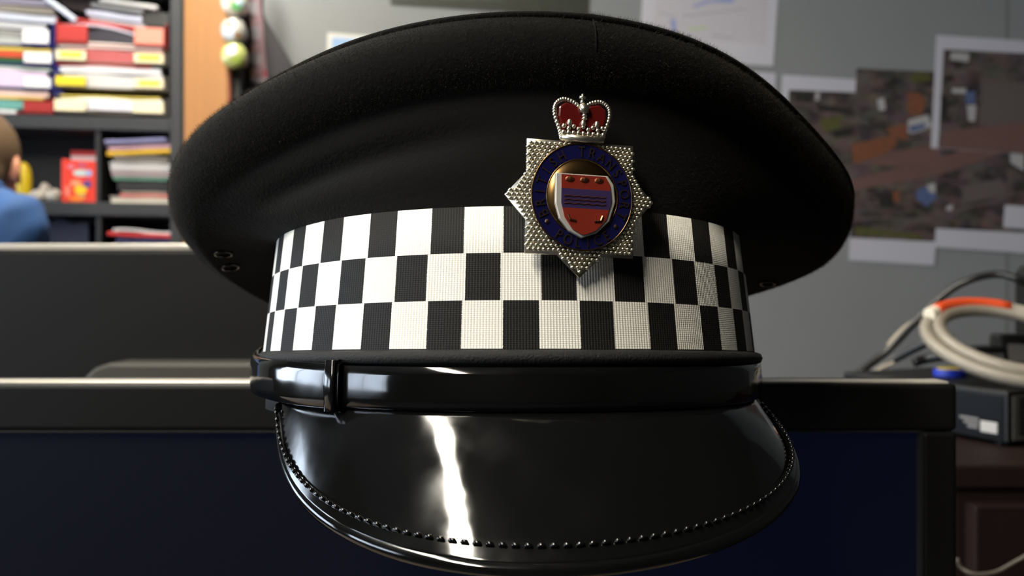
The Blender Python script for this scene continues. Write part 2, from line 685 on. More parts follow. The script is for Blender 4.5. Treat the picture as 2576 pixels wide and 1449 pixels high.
# raised border and rolled edge
rim_pts = [peak_pt(-TH + 2 * TH * i / NT, 1.0, -0.0008) for i in range(NT + 1)]
MB().tube(rim_pts, 0.0019, 10).build('peak_rim', pat, peak, smooth=True)
bo = MB()
bo.grid(peak_sheet(0.0008, 0.86, 1.0, 4) + peak_sheet(-0.0002, 0.86, 1.0, 4)[::-1])
bo.build('peak_border', pat, peak, smooth=True)
st = MB()
S_N = 84
for i in range(S_N):
    th0 = -TH * 0.985 + 2 * TH * 0.985 * i / S_N
    th1 = th0 + 2 * TH * 0.985 / S_N * 0.62
    c0, c1 = peak_pt(th0, 0.90, 0.0011), peak_pt(th1, 0.90, 0.0011)
    d = (c1 - c0)
    st.tube([c0, c0 + d * 0.25 + Vector((0, 0, 0.0004)), c0 + d * 0.75 + Vector((0, 0, 0.0004)), c1], [0.0003, 0.00055, 0.00055, 0.0003], 6)
st.build('peak_stitching', pat, peak, smooth=True)

# chin strap of patent leather over the peak, with a slide, and a button at each end
STE = math.radians(98)


def strap_z(th):
    return 0.0085 + 0.0062 * (abs(th) / STE) ** 3


def strap(g, th0, th1, hw=0.0060, n_=56, thick=0.0015):
    m = MB()
    prof = [(0, -hw), (thick * 0.8, -hw * 0.92), (thick, -hw * 0.5), (thick * 1.05, 0), (thick, hw * 0.5), (thick * 0.8, hw * 0.92), (0, hw)]
    rws = [[ring(th0 + (th1 - th0) * i / n_, g + q[0], strap_z(th0 + (th1 - th0) * i / n_) + q[1]) for i in range(n_ + 1)] for q in prof]
    rws += [rws[0]]
    m.grid(rws)
    return m


chin = strap(0.0022, -STE, STE, n_=72).build('chin_strap', pat, hat, smooth=True)
K1 = math.radians(-43)
strap(0.0039, -STE, K1 + 0.03, hw=0.0064, n_=28, thick=0.0018).build('strap_overlap', pat, chin, smooth=True)
for kk, lift in ((K1, 0.0), (math.radians(84), -0.0020)):
    kp = MB()
    rws = []
    for g, zz in ((0.0015, -0.0074), (0.0062 + lift, -0.0070), (0.0066 + lift, 0.0), (0.0062 + lift, 0.0070), (0.0015, 0.0074)):
        rws.append([ring(kk + (i - 2) * 0.0105, g + (0.0004 if 0 < i < 4 else 0), strap_z(kk) + zz) for i in range(5)])
    kp.grid(rws)
    kp.build('strap_slide', pat, chin, smooth=True, solid=0.0006)
M_gold = mat('gilt_metal', (190, 160, 110), 0.25, 1.0)
for sgn in (-1, 1):
    a = ring(sgn * STE, 0.0035, strap_z(STE) + 0.0010)
    nrm = Vector((math.sin(sgn * STE) / AX, -math.cos(sgn * STE) / AY, 0)).normalized()
    bt = MB()
    prof = [(0.0015, -0.002), (0.0052, 0.0), (0.0055, 0.0012), (0.0045, 0.0026), (0.0025, 0.0034), (0.0004, 0.0036)]
    bt.lathe(prof, 20)
    q = nrm.to_track_quat('Z', 'Y').to_matrix()
    bt.v = [q @ p + a for p in bt.v]
    bo_ = bt.build('strap_button', mat('chrome_button', (190, 185, 175), 0.2, 1.0), hat, smooth=True)
    bo_['label'] = 'small shiny metal button at the strap end'

# vent eyelets on the underside of the crown
for px, py in ((562, 637), (580, 671), (1932, 712)):
    o_ = HMI @ Vector((0, 0, CZ))
    d_ = (HMI.to_3x3() @ Vector(((px - 1288) / F, 1, -(py - 724.5) / F))).normalized()
    hit = crown_bvh.ray_cast(o_, d_)
    if hit[0] is None:
        continue
    p, nn = hit[0], hit[1]
    if nn.dot(d_) > 0:
        nn = -nn
    q = nn.to_track_quat('Z', 'Y').to_matrix()
    ev = MB()
    ring_pts = [Vector((0.0029 * math.cos(2 * PI * i / 24), 0.0029 * math.sin(2 * PI * i / 24), 0.0004)) for i in range(24)]
    ev.tube(ring_pts, 0.0006, 8, closed=True)
    ev.v = [q @ v_ + p for v_ in ev.v]
    ev.build('vent_eyelet', mat('black_eyelet', (60, 54, 48), 0.25, 0.9), crown, smooth=True)

# ---- badge
PXM = 0.2200 / F
M_sil = mat('badge_silver', (232, 224, 204), 0.32, 1.0)
M_gld = mat('badge_gilt', (118, 92, 58), 0.3, 1.0)
M_red = mat('red_enamel', (84, 14, 11), 0.25, coat=0.2)
M_blue = mat('blue_enamel', (17, 17, 62), 0.2, coat=0.3)
M_let = mat('gilt_letters', (112, 90, 78), 0.35, 1.0)
badge_org = Vector((0.0022, -(AY + 0.0018), 0.0588))
BT = Matrix.Translation(badge_org) @ Matrix.Rotation(math.radians(-2), 4, 'X') @ Matrix.Rotation(math.radians(1.5), 4, 'Y') @ Matrix.Diagonal((1.02, 1, 1.07, 1))


def badge_build(m, name, mats, parent, smooth=False, bevel=0.0):
    m.v = [BT @ p for p in m.v]
    return m.build(name, mats, parent, smooth=smooth, bevel=bevel)


star = MB()
RO, RI = 195 * PXM, 152 * PXM
out = []
for i in range(16):
    a = PI / 2 + 2 * PI * i / 16
    r_ = RO if i % 2 == 0 else RI
    if i % 4 == 2:
        r_ = RO * 1.02
    if i == 0:
        r_ = RI
    out.append((r_ * math.cos(a), r_ * math.sin(a)))
# raised star: rim low, middle high
vs = [(x, 0.0006, z) for x, z in out] + [(x, -0.0004, z) for x, z in out] + [(x * 0.55, -0.0018, z * 0.55) for x, z in out]
fs = []
for i in range(16):
    j = (i + 1) % 16
    fs += [(i, j, 16 + j, 16 + i), (16 + i, 16 + j, 32 + j, 32 + i)]
fs += [tuple(range(32, 48)), tuple(range(15, -1, -1))]
star.add(vs, fs)


def in_star(x, z, shrink=0.0):
    n_ = len(out)
    ins = False
    k = 1 + shrink
    for i in range(n_):
        x0, z0 = out[i]
        x1, z1 = out[(i + 1) % n_]
        if ((z0 > z * k) != (z1 > z * k)) and (x * k < (x1 - x0) * (z * k - z0) / (z1 - z0) + x0):
            ins = not ins
    return ins


sp = 12.5 * PXM
for iy in range(-19, 20):
    for ix in range(-19, 20):
        x = (ix + (0.5 if iy % 2 else 0)) * sp
        z = iy * sp * 0.80
        r_ = math.hypot(x, z)
        if r_ < 120 * PXM or not in_star(x, z, 0.02):
            continue
        ang = math.atan2(z, x)
        yb = -0.0004 - 0.0014 * max(0, 1 - (r_ / RO - 0.55) / 0.45)
        star.ball((x, yb, z), (sp * 0.56, 0.00075, sp * 0.40), 7, 5)
badge = badge_build(star, 'cap_badge', M_sil, hat, smooth=True)
badge['label'] = 'silver star badge with red crown and blue ring'
# blue enamel ring between two gilt wires
rg = MB()
R1, R0 = 131 * PXM, 92 * PXM
rg.lathe([(R0, -0.0010), (R0, -0.0026), (R1, -0.0026), (R1, -0.0005)], 64, axis='y')
badge_build(rg, 'enamel_ring', M_blue, badge)
wr = MB()
for r_ in (R1, R0):
    wr.tube([(r_ * math.cos(2 * PI * i / 64), -0.0026, r_ * math.sin(2 * PI * i / 64)) for i in range(64)], 0.00022, 6, closed=True)
badge_build(wr, 'ring_wire', M_gld, badge, smooth=True)
dc = MB()
dc.lathe([(R0, -0.0020), (R0 * 0.98, -0.0027), (R0 * 0.6, -0.0024), (0.0001, -0.0022)], 48, axis='y')
badge_build(dc, 'centre_disc', M_gld, badge, smooth=True)

# ring lettering
CH = {}


def char_mesh(ch, size, depth):
    key = (ch, size)
    if key in CH:
        return CH[key]
    cu = bpy.data.curves.new('glyph', 'FONT')
    cu.body = ch
    cu.size = size
    cu.align_x = 'CENTER'
    cu.extrude = depth
    ob = bpy.data.objects.new('glyph', cu)
    C.objects.link(ob)
    dg = bpy.context.evaluated_depsgraph_get()
    me = bpy.data.meshes.new_from_object(ob.evaluated_get(dg))
    vs_ = [v.co.copy() for v in me.vertices]
    fs_ = [tuple(p.vertices) for p in me.polygons]
    C.objects.unlink(ob)
    bpy.data.objects.remove(ob)
    bpy.data.meshes.remove(me)
    bpy.data.curves.remove(cu)
    CH[key] = (vs_, fs_)
    return CH[key]


lt = MB()
LS = 36 * PXM
LR = (R0 + R1) / 2


def ring_text(txt, a_start, a_end, outward):
    n_ = len(txt)
    for i, ch in enumerate(txt):
        if ch == ' ':
            continue
        a = math.radians(a_start + (a_end - a_start) * i / (n_ - 1))
        vs_, fs_ = char_mesh(ch, LS, 0.00018)
        pts = []
        for v in vs_:
            x, y = v.x * 0.82, v.y - LS * 0.36
            if outward:
                rr, rot = LR + y, a
                p = (rr * math.cos(a) + x * math.sin(a), rr * math.sin(a) - x * math.cos(a))
            else:
                rr = LR - y
                p = (rr * math.cos(a) - x * math.sin(a), rr * math.sin(a) + x * math.cos(a))
            pts.append((p[0], -0.0027 - v.z, p[1]))
        lt.add(pts, fs_)


ring_text('BRITISH TRANSPORT', 205, -22, True)
ring_text('POLICE', 238, 304, False)
for a in (216, 322):
    lt.ball((LR * math.cos(math.radians(a)), -0.0027, LR * math.sin(math.radians(a))), (0.0006, 0.0003, 0.0006), 8, 5)
badge_build(lt, 'ring_lettering', M_let, badge)
# shield
sh = [(-62, 50), (-62, -20), (-52, -55), (-30, -82), (0, -97), (35, -84), (64, -55), (78, -10), (74, 30), (60, 50)]
sh = [(x * PXM, z * PXM) for x, z in sh]
sb = MB()
sb.prism([(x * 1.12 - 0.0003, z * 1.06) for x, z in sh], -0.0036, -0.0022, 0)
badge_build(sb, 'shield_border', mat('shield_silver', (226, 222, 214), 0.5, 0.8), badge, bevel=0.0003)
fi = MB()


def clip_strip(z0, z1):
    pts = []
    n_ = 24
    xs = []
    for k in range(n_ + 1):
        z = z0 + (z1 - z0) * k / n_
        cr = []
        for i in range(len(sh)):
            xa, za = sh[i]
            xb, zb = sh[(i + 1) % len(sh)]
            if (za - z) * (zb - z) <= 0 and abs(zb - za) > 1e-9:
                cr.append(xa + (xb - xa) * (z - za) / (zb - za))
        if len(cr) >= 2:
            xs.append((min(cr) * 0.93, max(cr) * 0.93, z))
    return [(x0, z) for x0, _, z in xs] + [(x1, z) for _, x1, z in xs[::-1]]


for z0, z1, mi in ((15, 49, 0), (-32, 15, 1), (-95, -32, 0)):
    fi.prism(clip_strip(z0 * PXM, z1 * PXM), -0.0040, -0.0030, mi)
for k in range(3):
    fi.ball(((-36 + 38 * k) * PXM, -0.0040, 38 * PXM), (13 * PXM, 0.0004, 7 * PXM), 8, 5, 2)
for k in range(3):
    zz = (-4 - 9 * k) * PXM
    fi.tube([((-50 + 12 * i) * PXM, -0.0041, zz + (2.2 * PXM if i % 2 else 0)) for i in range(10)], 0.00013, 5, mi=2)
for k in (-1, 1):
    fi.tube([((k * 45 + 4) * PXM, -0.0041, -48 * PXM), ((k * 40 + 4) * PXM, -0.0042, -60 * PXM), ((k * 24 + 4) * PXM, -0.0041, -62 * PXM)], 0.0003, 6, mi=2)
badge_build(fi, 'shield_field', [mat('shield_red', (120, 38, 25), 0.3, coat=0.2), mat('shield_violet', (52, 40, 78), 0.3, coat=0.2), mat('shield_gilt', (160, 100, 70), 0.35, 1.0)], badge)
# royal crown over the star
kz = 146 * PXM
oc = [(-54, 0), (-60, 22), (-72, 56), (-70, 82), (-50, 96), (-22, 90), (0, 74), (22, 90), (50, 96), (70, 82), (72, 56), (60, 22), (54, 0)]
oc = [(x * PXM, z * PXM + kz) for x, z in oc]
li = MB()
li.prism([(x * 0.9, kz + (z - kz) * 0.93) for x, z in oc], -0.0022, -0.0002)
badge_build(li, 'crown_lining', M_red, badge, bevel=0.0006)
em = MB()
arch = smooth_path([(x, -0.0016, z) for x, z in oc], 4)
for p in arch[::1]:
    em.ball(p, 0.00062, 8, 6)
em.tube([(-54 * PXM, -0.0022, kz), (0, -0.0030, kz - 5 * PXM), (54 * PXM, -0.0022, kz)], 0.0010, 8)
for k in range(9):
    x = (-52 + 13 * k) * PXM
    em.ball((x, -0.0030, kz + 9 * PXM), 0.00062, 8, 6)
    em.ball((x * 0.97, -0.0028, kz + (20 if k % 2 else 26) * PXM), 0.0006, 8, 6)
for k in (-1, 0, 1):
    em.ball((k * 36 * PXM, -0.0030, kz + 34 * PXM), (0.0007, 0.0005, 0.0010), 8, 6)
for k in range(5):
    em.ball((4 * PXM, -0.0026, kz + (48 + 8 * k) * PXM), (0.00075, 0.0006, 0.0005), 8, 6)
em.box((-9 * PXM, -0.0034, kz + 62 * PXM), (13 * PXM, -0.0024, kz + 82 * PXM))
em.ball((0, -0.0016, kz + 92 * PXM), 0.0007, 8, 6)
em.box((-2.5 * PXM, -0.0022, kz + 94 * PXM), (2.5 * PXM, -0.0014, kz + 112 * PXM))
em.box((-8 * PXM, -0.0022, kz + 100 * PXM), (8 * PXM, -0.0014, kz + 106 * PXM))
badge_build(em, 'crown_emblem', M_sil, badge, smooth=True)

# ------------------------------------------------------------------ desks
DZ = 0.74


def desk(label, x0, x1, y0, y1):
    t = thing('desk', label, 'desk', ((x0 + x1) / 2, (y0 + y1) / 2, 0))
    hx, hy = (x1 - x0) / 2, (y1 - y0) / 2
    MB().box((-hx, -hy, DZ - 0.025), (hx, hy, DZ)).build('desk_top', M_pine, t, bevel=0.003)
    for sx in (-1, 1):
        for sy in (-1, 1):
            MB().box((sx * (hx - 0.05) - 0.025, sy * (hy - 0.06) - 0.025, 0), (sx * (hx - 0.05) + 0.025, sy * (hy - 0.06) + 0.025, DZ - 0.025)).build('leg', M_steel, t, bevel=0.003)


desk('brown laminate desk under the monitor that carries the cap', -1.15, 0.33, 0.12, 0.66)
desk('brown laminate desk under the monitor with the silver top edge', -1.15, 0.33, 0.67, 1.30)

# ------------------------------------------------------------------ near monitor, the cap rests on its top edge
NY = 0.375
mx0, mx1 = W(-300, 0, NY).x, W(2410, 0, NY).x
mz1 = W(0, 965, NY).z
mz0 = mz1 - 0.305
mcx = (mx0 + mx1) / 2
nm = thing('monitor', 'black monitor with dark blue screen carrying the police cap', 'monitor', (mcx, NY + 0.015, DZ))
hw = (mx1 - mx0) / 2
bz = 0.0158
sz_top = W(0, 1085, NY).z


def mlocal(z):
    return z - DZ


# frame with a real opening for the screen, slightly rounded outer corners
fm = MB()
zt, zb = mlocal(mz1), mlocal(mz0)
st_, sb_ = mlocal(sz_top), zb + 0.022
fm.box((-hw, -0.015, st_), (hw, 0.012, zt))
fm.box((-hw, -0.015, zb), (hw, 0.012, sb_))
fm.box((-hw, -0.015, sb_), (-hw + bz, 0.012, st_))
fm.box((hw - bz, -0.015, sb_), (hw, 0.012, st_))
fm.build('bezel', M_bezel, nm, bevel=0.0022, bseg=3)
MB().box((-hw + 0.003, -0.0135, zt - 0.001), (hw - 0.003, -0.0015, zt + 0.0007)).build('top_trim', mat('trim_grey', (176, 171, 161), 0.35, 0.3), nm, bevel=0.0006)
ln_ = MB()
for z0, z1, x0, x1 in ((st_ - 0.0006, st_ + 0.0004, -hw + bz, hw - bz), (sb_, st_, hw - bz - 0.0010, hw - bz + 0.0004)):
    ln_.box((x0, -0.0152, z0), (x1, -0.0120, z1))
ln_.build('screen_lip', mat('lip_plastic', (30, 30, 31), 0.4), nm)
MB().box((-hw + bz, -0.0120, sb_), (hw - bz, -0.0080, st_)).build('screen', mat('screen_panel', (3, 3, 4), 0.36, spec=0.5, emit=1.0, emitcol=(2, 5, 19)), nm)
rh = MB()
rh.add([(-hw * 0.96, 0.012, zb + 0.01), (hw * 0.96, 0.012, zb + 0.01), (hw * 0.96, 0.012, zt - 0.022), (-hw * 0.96, 0.012, zt - 0.022),
        (-hw * 0.5, 0.045, zb + 0.06), (hw * 0.5, 0.045, zb + 0.06), (hw * 0.5, 0.045, zt - 0.10), (-hw * 0.5, 0.045, zt - 0.10)],
       [(0, 1, 5, 4), (1, 2, 6, 5), (2, 3, 7, 6), (3, 0, 4, 7), (4, 5, 6, 7), (3, 2, 1, 0)])
rh.build('rear_housing', M_black, nm, bevel=0.004)
sd = MB()
sd.box((-0.035, 0.045, 0.012), (0.035, 0.062, zb + 0.14))
sd.build('stand_neck', M_black, nm, bevel=0.004)
sb2 = MB()
sb2.lathe([(0.125, 0), (0.125, 0.008), (0.11, 0.013), (0.02, 0.016)], 40, origin=(0, 0.05, 0))
sb2.build('stand_base', M_black, nm, smooth=False, bevel=0.002)

# ------------------------------------------------------------------ far monitor seen from behind
FY = 0.86
fx0, fx1 = W(-216, 0, FY).x, W(1100, 0, FY).x
fz1 = W(0, 613, FY).z
fcx = (fx0 + fx1) / 2
fmn = thing('monitor', 'dark grey monitor with silver top edge on the desk behind', 'monitor', (fcx, FY, DZ))
fw = (fx1 - fx0) / 2
zt = fz1 - DZ
zb = zt - 0.33
fmb = MB()
fmb.box((-fw, 0, zb), (fw, 0.03, zt - 0.0066))
fmb.build('rear_shell', mat('rear_shell_plastic', (10, 9, 8), 0.5, spec=0.3, bump=0.08, bscale=1200), fmn, bevel=0.003)
MB().box((-fw, -0.001, zt - 0.0066), (fw, 0.03, zt)).build('top_trim', M_silver, fmn, bevel=0.0015)
hx0, hx1 = W(196, 0, FY - 0.05).x - fcx, W(690, 0, FY - 0.05).x - fcx
hz = W(0, 915, FY - 0.05).z - DZ
hp = []
pl_ = [(hx0 - 0.004, zb + 0.03), (hx1, zb + 0.03), (hx1, hz), (hx0 + 0.028, hz), (hx0 + 0.016, hz - 0.004), (hx0 + 0.006, hz - 0.013), (hx0, hz - 0.024)]
hp = MB()
hp.prism(pl_, -0.05, 0.0)
hp.build('rear_housing', mat('housing_plastic', (62, 59, 53), 0.55, bump=0.06, bscale=900), fmn, bevel=0.003)
MB().box((-0.04, -0.03, 0.012), (0.04, -0.005, zb + 0.05)).build('stand_neck', M_black, fmn, bevel=0.004)
b3 = MB()
b3.lathe([(0.12, 0), (0.12, 0.008), (0.105, 0.013), (0.02, 0.016)], 40, origin=(0, -0.01, 0))
b3.build('stand_base', M_black, fmn)

# ------------------------------------------------------------------ right: dark cabinet, black unit, cables
CT = CZ - 0.144
pc = W(2535, 980, 0.77)
cabx0, caby0, caby1 = 0.362, 0.70, 1.30
dk = thing('cabinet', 'dark brown cabinet carrying the black unit and the cable coil', 'cabinet', (cabx0 + 0.3, (caby0 + caby1) / 2, 0))
M_dkw = mat('dark_brown_wood', (26, 15, 13), 0.6, spec=0.2, vary=0.25, vscale=14, stretch=(6, 6, 0.6))
hy = (caby1 - caby0) / 2
cbm = MB()
cbm.box((-0.3, -hy, 0.0), (0.3, hy, CT - 0.02))
cbm.build('body', M_dkw, dk, bevel=0.002)
MB().box((-0.305, -hy - 0.005, CT - 0.02), (0.305, hy + 0.005, CT)).build('cabinet_top', M_dkw, dk, bevel=0.003)
for sx in (-1, 1):
    dr = MB()
    dr.box((0.15 + sx * 0.147 - 0.145 - 0.15, -hy - 0.018, 0.08), (0.15 + sx * 0.147 + 0.145 - 0.15, -hy, CT - 0.03))
    dd = dr.build('door', M_dkw, dk, bevel=0.002)
    MB().tube([(sx * 0.02, -hy - 0.018, 0.6), (sx * 0.02, -hy - 0.04, 0.62), (sx * 0.02, -hy - 0.04, 0.72), (sx * 0.02, -hy - 0.018, 0.74)], 0.004, 8).build('handle', M_steel, dd, smooth=True)

# black electronic unit, its nearest corner towards the camera
ang = math.atan2(0.95 - 0.77, 0.372 - 0.4466)        # direction of the long left side from the corner
ub = thing('black_unit', 'black electronic unit with pale labels under the coiled cable', 'electronic box', (pc.x, 0.77, CT), ang - PI / 2)
UL, UW, UH = 0.20, 0.215, 0.051
bx = MB()
bx.box((0, 0.0, 0.003), (UW, UL, UH))
# local +Y runs along the left side, local +X to the right
bx.build('casing', M_black, ub, bevel=0.0025)
fp = MB()
fp.box((-0.0012, 0.004, 0.006), (0.0005, UL - 0.006, UH - 0.005))
fp.build('side_panel', mat('glossy_side_panel', (8, 10, 14), 0.35, spec=0.25), ub, bevel=0.0004)
fr2 = MB()
fr2.box((0.006, -0.0012, 0.006), (UW - 0.006, 0.0005, UH - 0.005))
fr2.build('rear_panel', mat('grey_panel', (70, 68, 62), 0.5), ub, bevel=0.0004)
lbs = MB()
lbs.box((-0.0022, 0.0090, 0.0109), (-0.0010, 0.0262, 0.0212))
o_ = lbs.build('paper_label', mat('label_paper', (170, 168, 165), 0.6), ub, bevel=0.0004)
o_['label'] = 'pale paper label'
tx = MB()
for r_, (y0, y1) in enumerate(((0.0283, 0.0483), (0.0283, 0.0440), (0.0290, 0.0400))):
    tx.box((-0.0020, y0, 0.0205 - r_ * 0.0038), (-0.0010, y1, 0.0230 - r_ * 0.0038))
tx.build('printed_lines', mat('grey_print', (110, 108, 108), 0.6), ub)
vt = MB()
for k in range(8):
    vt.box((0.012, -0.0022, 0.012 + k * 0.0045), (0.05, -0.0008, 0.014 + k * 0.0045))
vt.build('vent_slots', M_black, ub)
for (fx_, fy_) in ((0.02, 0.02), (UW - 0.02, 0.02), (0.02, UL - 0.02), (UW - 0.02, UL - 0.02)):
    MB().lathe([(0.008, 0.0), (0.008, 0.0035)], 14, origin=(fx_, fy_, 0)).build('foot', M_black, ub)

UT = CT + UH
# the coil of thick grey cable
M_cable = mat('grey_braided_cable', (150, 142, 128), 0.42, 0.25, bump=0.7, bscale=700, vary=0.25, vscale=500, coat=0.3)
cc = W(2545, 858, 0.85)
coil = thing('cable_coil', 'coil of thick grey braided cable with orange sleeve lying on the black unit', 'cable', (cc.x, cc.y, UT))
cz0 = cc.z - UT
path = []
NTURN = 2.22
for i in range(int(40 * NTURN) + 1):
    a = math.radians(62) + 2 * PI * i / 40
    tt = i / (40 * NTURN)
    rr = 0.0765 - 0.0165 * min(1, tt * 1.6) + 0.010 * max(0, tt - 0.7) / 0.3
    x = rr * 1.06 * math.cos(a)
    y = rr * math.sin(a)
    z = cz0 + 0.46 * y + 0.010 * (tt - 0.5)
    path.append((x, y, z))
lo_ = min(p[2] for p in path)
path = [(x, y, max(z, 0.0068)) for x, y, z in path]
MB().tube(path, 0.0064, 12).build('cable_jacket', M_cable, coil, smooth=True)
i0 = 0
MB().tube([Vector(p) + Vector((0, 0, 0.0)) for p in path[-9:]], 0.0070, 12).build('cable_sleeve', mat('orange_sleeve', (214, 78, 38), 0.4), coil, smooth=True)
endp, endq = Vector(path[-1]), Vector(path[-2])
dd = (endp - endq).normalized()
MB().tube([endp - dd * 0.001, endp + dd * 0.013], 0.0068, 10).build('white_plug', mat('plug_plastic', (235, 226, 205), 0.4), coil, bevel=0.001)

# adapters behind the coil that prop it up
for (px, py, Y, w_, h_, d_, rz, lab) in ((2470, 868, 0.93, 0.045, 0.030, 0.03, 0.3, 'small black power adapter standing inside the cable coil'), (2560, 868, 0.95, 0.05, 0.042, 0.03, -0.2, 'bigger black power adapter standing behind the cable coil')):
    p = W(px, py, Y)
    t = thing('power_adapter', lab, 'power adapter', (p.x, p.y, UT), rz)
    MB().box((-w_ / 2, -d_ / 2, 0), (w_ / 2, d_ / 2, h_)).build('body', M_black, t, bevel=0.004)
    MB().box((-w_ * 0.3, -d_ / 2 - 0.0006, h_ * 0.3), (w_ * 0.3, -d_ / 2 + 0.001, h_ * 0.75)).build('rating_label', mat('grey_label', (92, 90, 90), 0.6), t)

# small blue and yellow disc
p = W(2390, 918, 0.90)
t = thing('tape_roll', 'small blue disc with yellow face lying by the cable coil', 'disc', (p.x, p.y, UT))
MB().lathe([(0.0150, 0.0), (0.0160, 0.001), (0.0160, 0.0068), (0.0150, 0.0078)], 32).build('rim', mat('blue_plastic', (44, 66, 190), 0.4), t, bevel=0.0005)
MB().lathe([(0.0125, 0.0060), (0.0125, 0.0086), (0.004, 0.0090)], 32).build('face', mat('yellow_plastic', (226, 196, 40), 0.5), t)

# black speaker at the edge of the frame
p = W(2536, 0, 1.02)
t = thing('speaker', 'black loudspeaker with rounded corner behind the cable coil', 'speaker', (W(2540, 0, 1.115).x + 0.055, 1.07, CT))
MB().box((-0.055, -0.045, 0), (0.055, 0.045, 0.175)).build('cabinet_shell', M_black, t, bevel=0.016, bseg=4)
MB().box((-0.043, -0.048, 0.012), (0.043, -0.040, 0.160)).build('grille', mat('speaker_cloth', (18, 18, 20), 0.9, bump=0.5, bscale=1200), t, bevel=0.006)

M_blkc = mat('black_cable', (16, 16, 17), 0.35)
M_palec = mat('pale_cable', (150, 138, 120), 0.5)


def cable(label, pts, r, m, name='cable', seg=10):
    ps = smooth_path([W(*q) for q in pts], 8)
    o0 = ps[0].copy()
    o = MB().tube([q - o0 for q in ps], r, seg).build(name, m, smooth=True)
    o.location = o0
    return tag(o, label, 'cable')


cable('black cable arching high in front of the grey wall', [(2128, 962, 1.06), (2170, 930, 1.06), (2235, 880, 1.06), (2305, 808, 1.05), (2380, 738, 1.04), (2440, 704, 1.03), (2510, 690, 1.02), (2560, 703, 1.005), (2620, 735, 1.0)], 0.0044, M_blkc)
cable('short black cable rising from behind the monitor to the coil', [(2150, 972, 1.02), (2190, 940, 1.01), (2250, 904, 1.0), (2340, 860, 0.97), (2400, 850, 0.955)], 0.0048, M_blkc)
cable('thin pale cable running beside the arching black cable', [(2236, 872, 1.075), (2262, 842, 1.075), (2290, 818, 1.075), (2316, 806, 1.075)], 0.0042, M_palec)
cable('thin pale cable lying low behind the monitor top', [(2150, 975, 1.0), (2180, 950, 1.0), (2215, 928, 1.0), (2250, 912, 0.99)], 0.0022, M_palec)
cable('thin grey wire looping in front of the dark cabinet', [(2408, 1406, 0.665), (2418, 1428, 0.665), (2450, 1444, 0.66), (2500, 1440, 0.66), (2545, 1418, 0.66), (2600, 1380, 0.66), (2640, 1300, 0.668)], 0.0014, mat('wire_grey', (84, 78, 70), 0.4))
p = W(2330, 905, 0.99)
cable('black plug lead lying on the unit beside the blue disc', [(2300, 912, 0.93), (2330, 903, 0.93), (2365, 898, 0.92), (2400, 900, 0.915)], 0.0052, M_blkc, 'plug_lead')

# ------------------------------------------------------------------ left: bookcase frame of reference
CO = Vector((W(440, 0, 2.25).x, 2.25, 0))
CA = math.radians(8.9)
CU = Vector((math.cos(CA), math.sin(CA), 0))
CV = Vector((-math.sin(CA), math.cos(CA), 0))


def cab(px, py, d=0.0):
    """Pixel to bookcase coordinates: s along its front, z height, on the plane d behind its front."""
    dr = Vector(((px - 1288.0) / F, 1, -(py - 724.5) / F))
    t = (d + CO.dot(CV)) / dr.dot(CV)
    q = dr * t
    return ((q - CO).dot(CU), CZ + q.z)


def cabloc(s, d, z):
    p = CO + CU * s + CV * d
    return Vector((p.x, p.y, z))


s_l = cab(-420, 300)[0]
s_r0, s_r1 = cab(428, 300)[0], cab(463, 300)[0]
BD = 0.16
bc = thing('bookcase', 'grey steel bookcase full of letter trays and paper', 'bookcase', CO, CA)
BH = 2.0


def bpart(name, s0, s1, d0, d1, z0, z1, m=M_steel, bev=0.002):
    return MB().box((s0, d0, z0), (s1, d1, z1)).build(name, m, bc, bevel=bev)


zsh1 = (cab(200, 292)[1], cab(200, 325)[1])
zsh2 = (cab(200, 508)[1], cab(200, 542)[1])
bpart('side_panel', s_r0, s_r1 - 0.006, 0.0, BD, 0, BH)
bpart('edge_strip', s_r1 - 0.006, s_r1, 0.004, BD, 0, BH, M_steeldark)
bpart('side_panel', s_l, s_l + 0.03, 0.0, BD, 0, BH)
bpart('back_panel', s_l + 0.03, s_r0, BD - 0.004, BD, 0.05, BH - 0.03, M_steeldark)
bpart('shelf', s_l + 0.03, s_r0, 0.0, BD - 0.004, zsh1[1], zsh1[0])
bpart('shelf', s_l + 0.03, s_r0, 0.0, BD - 0.004, zsh2[1], zsh2[0])
bpart('shelf', s_l + 0.03, s_r0, 0.0, BD - 0.004, 0.82, 0.85)
bpart('shelf', s_l + 0.03, s_r0, 0.0, BD - 0.004, 0.45, 0.48)
bpart('shelf', s_l + 0.03, s_r0, 0.0, BD - 0.004, 0.05, 0.08)
bpart('top_panel', s_l + 0.03, s_r0, 0.0, BD - 0.004, BH - 0.03, BH)
dv0, dv1 = cab(238, 430)[0], cab(251, 430)[0]
bpart('divider', dv0, dv1, 0.006, BD - 0.004, zsh2[0], zsh1[1], M_steeldark)
bpart('divider', dv0 + 0.002, dv1 + 0.002, 0.006, BD - 0.004, 0.85, zsh2[1], M_steeldark)

M_ppl = {}


def stackmat(name, col, lines=True):
    """Edges of a pile of sheets: fine horizontal lines."""
    if name in MATS:
        return MATS[name]
    return mat(name, col, 0.75, vary=0.12, vscale=60, stretch=(0.3, 0.3, 14))


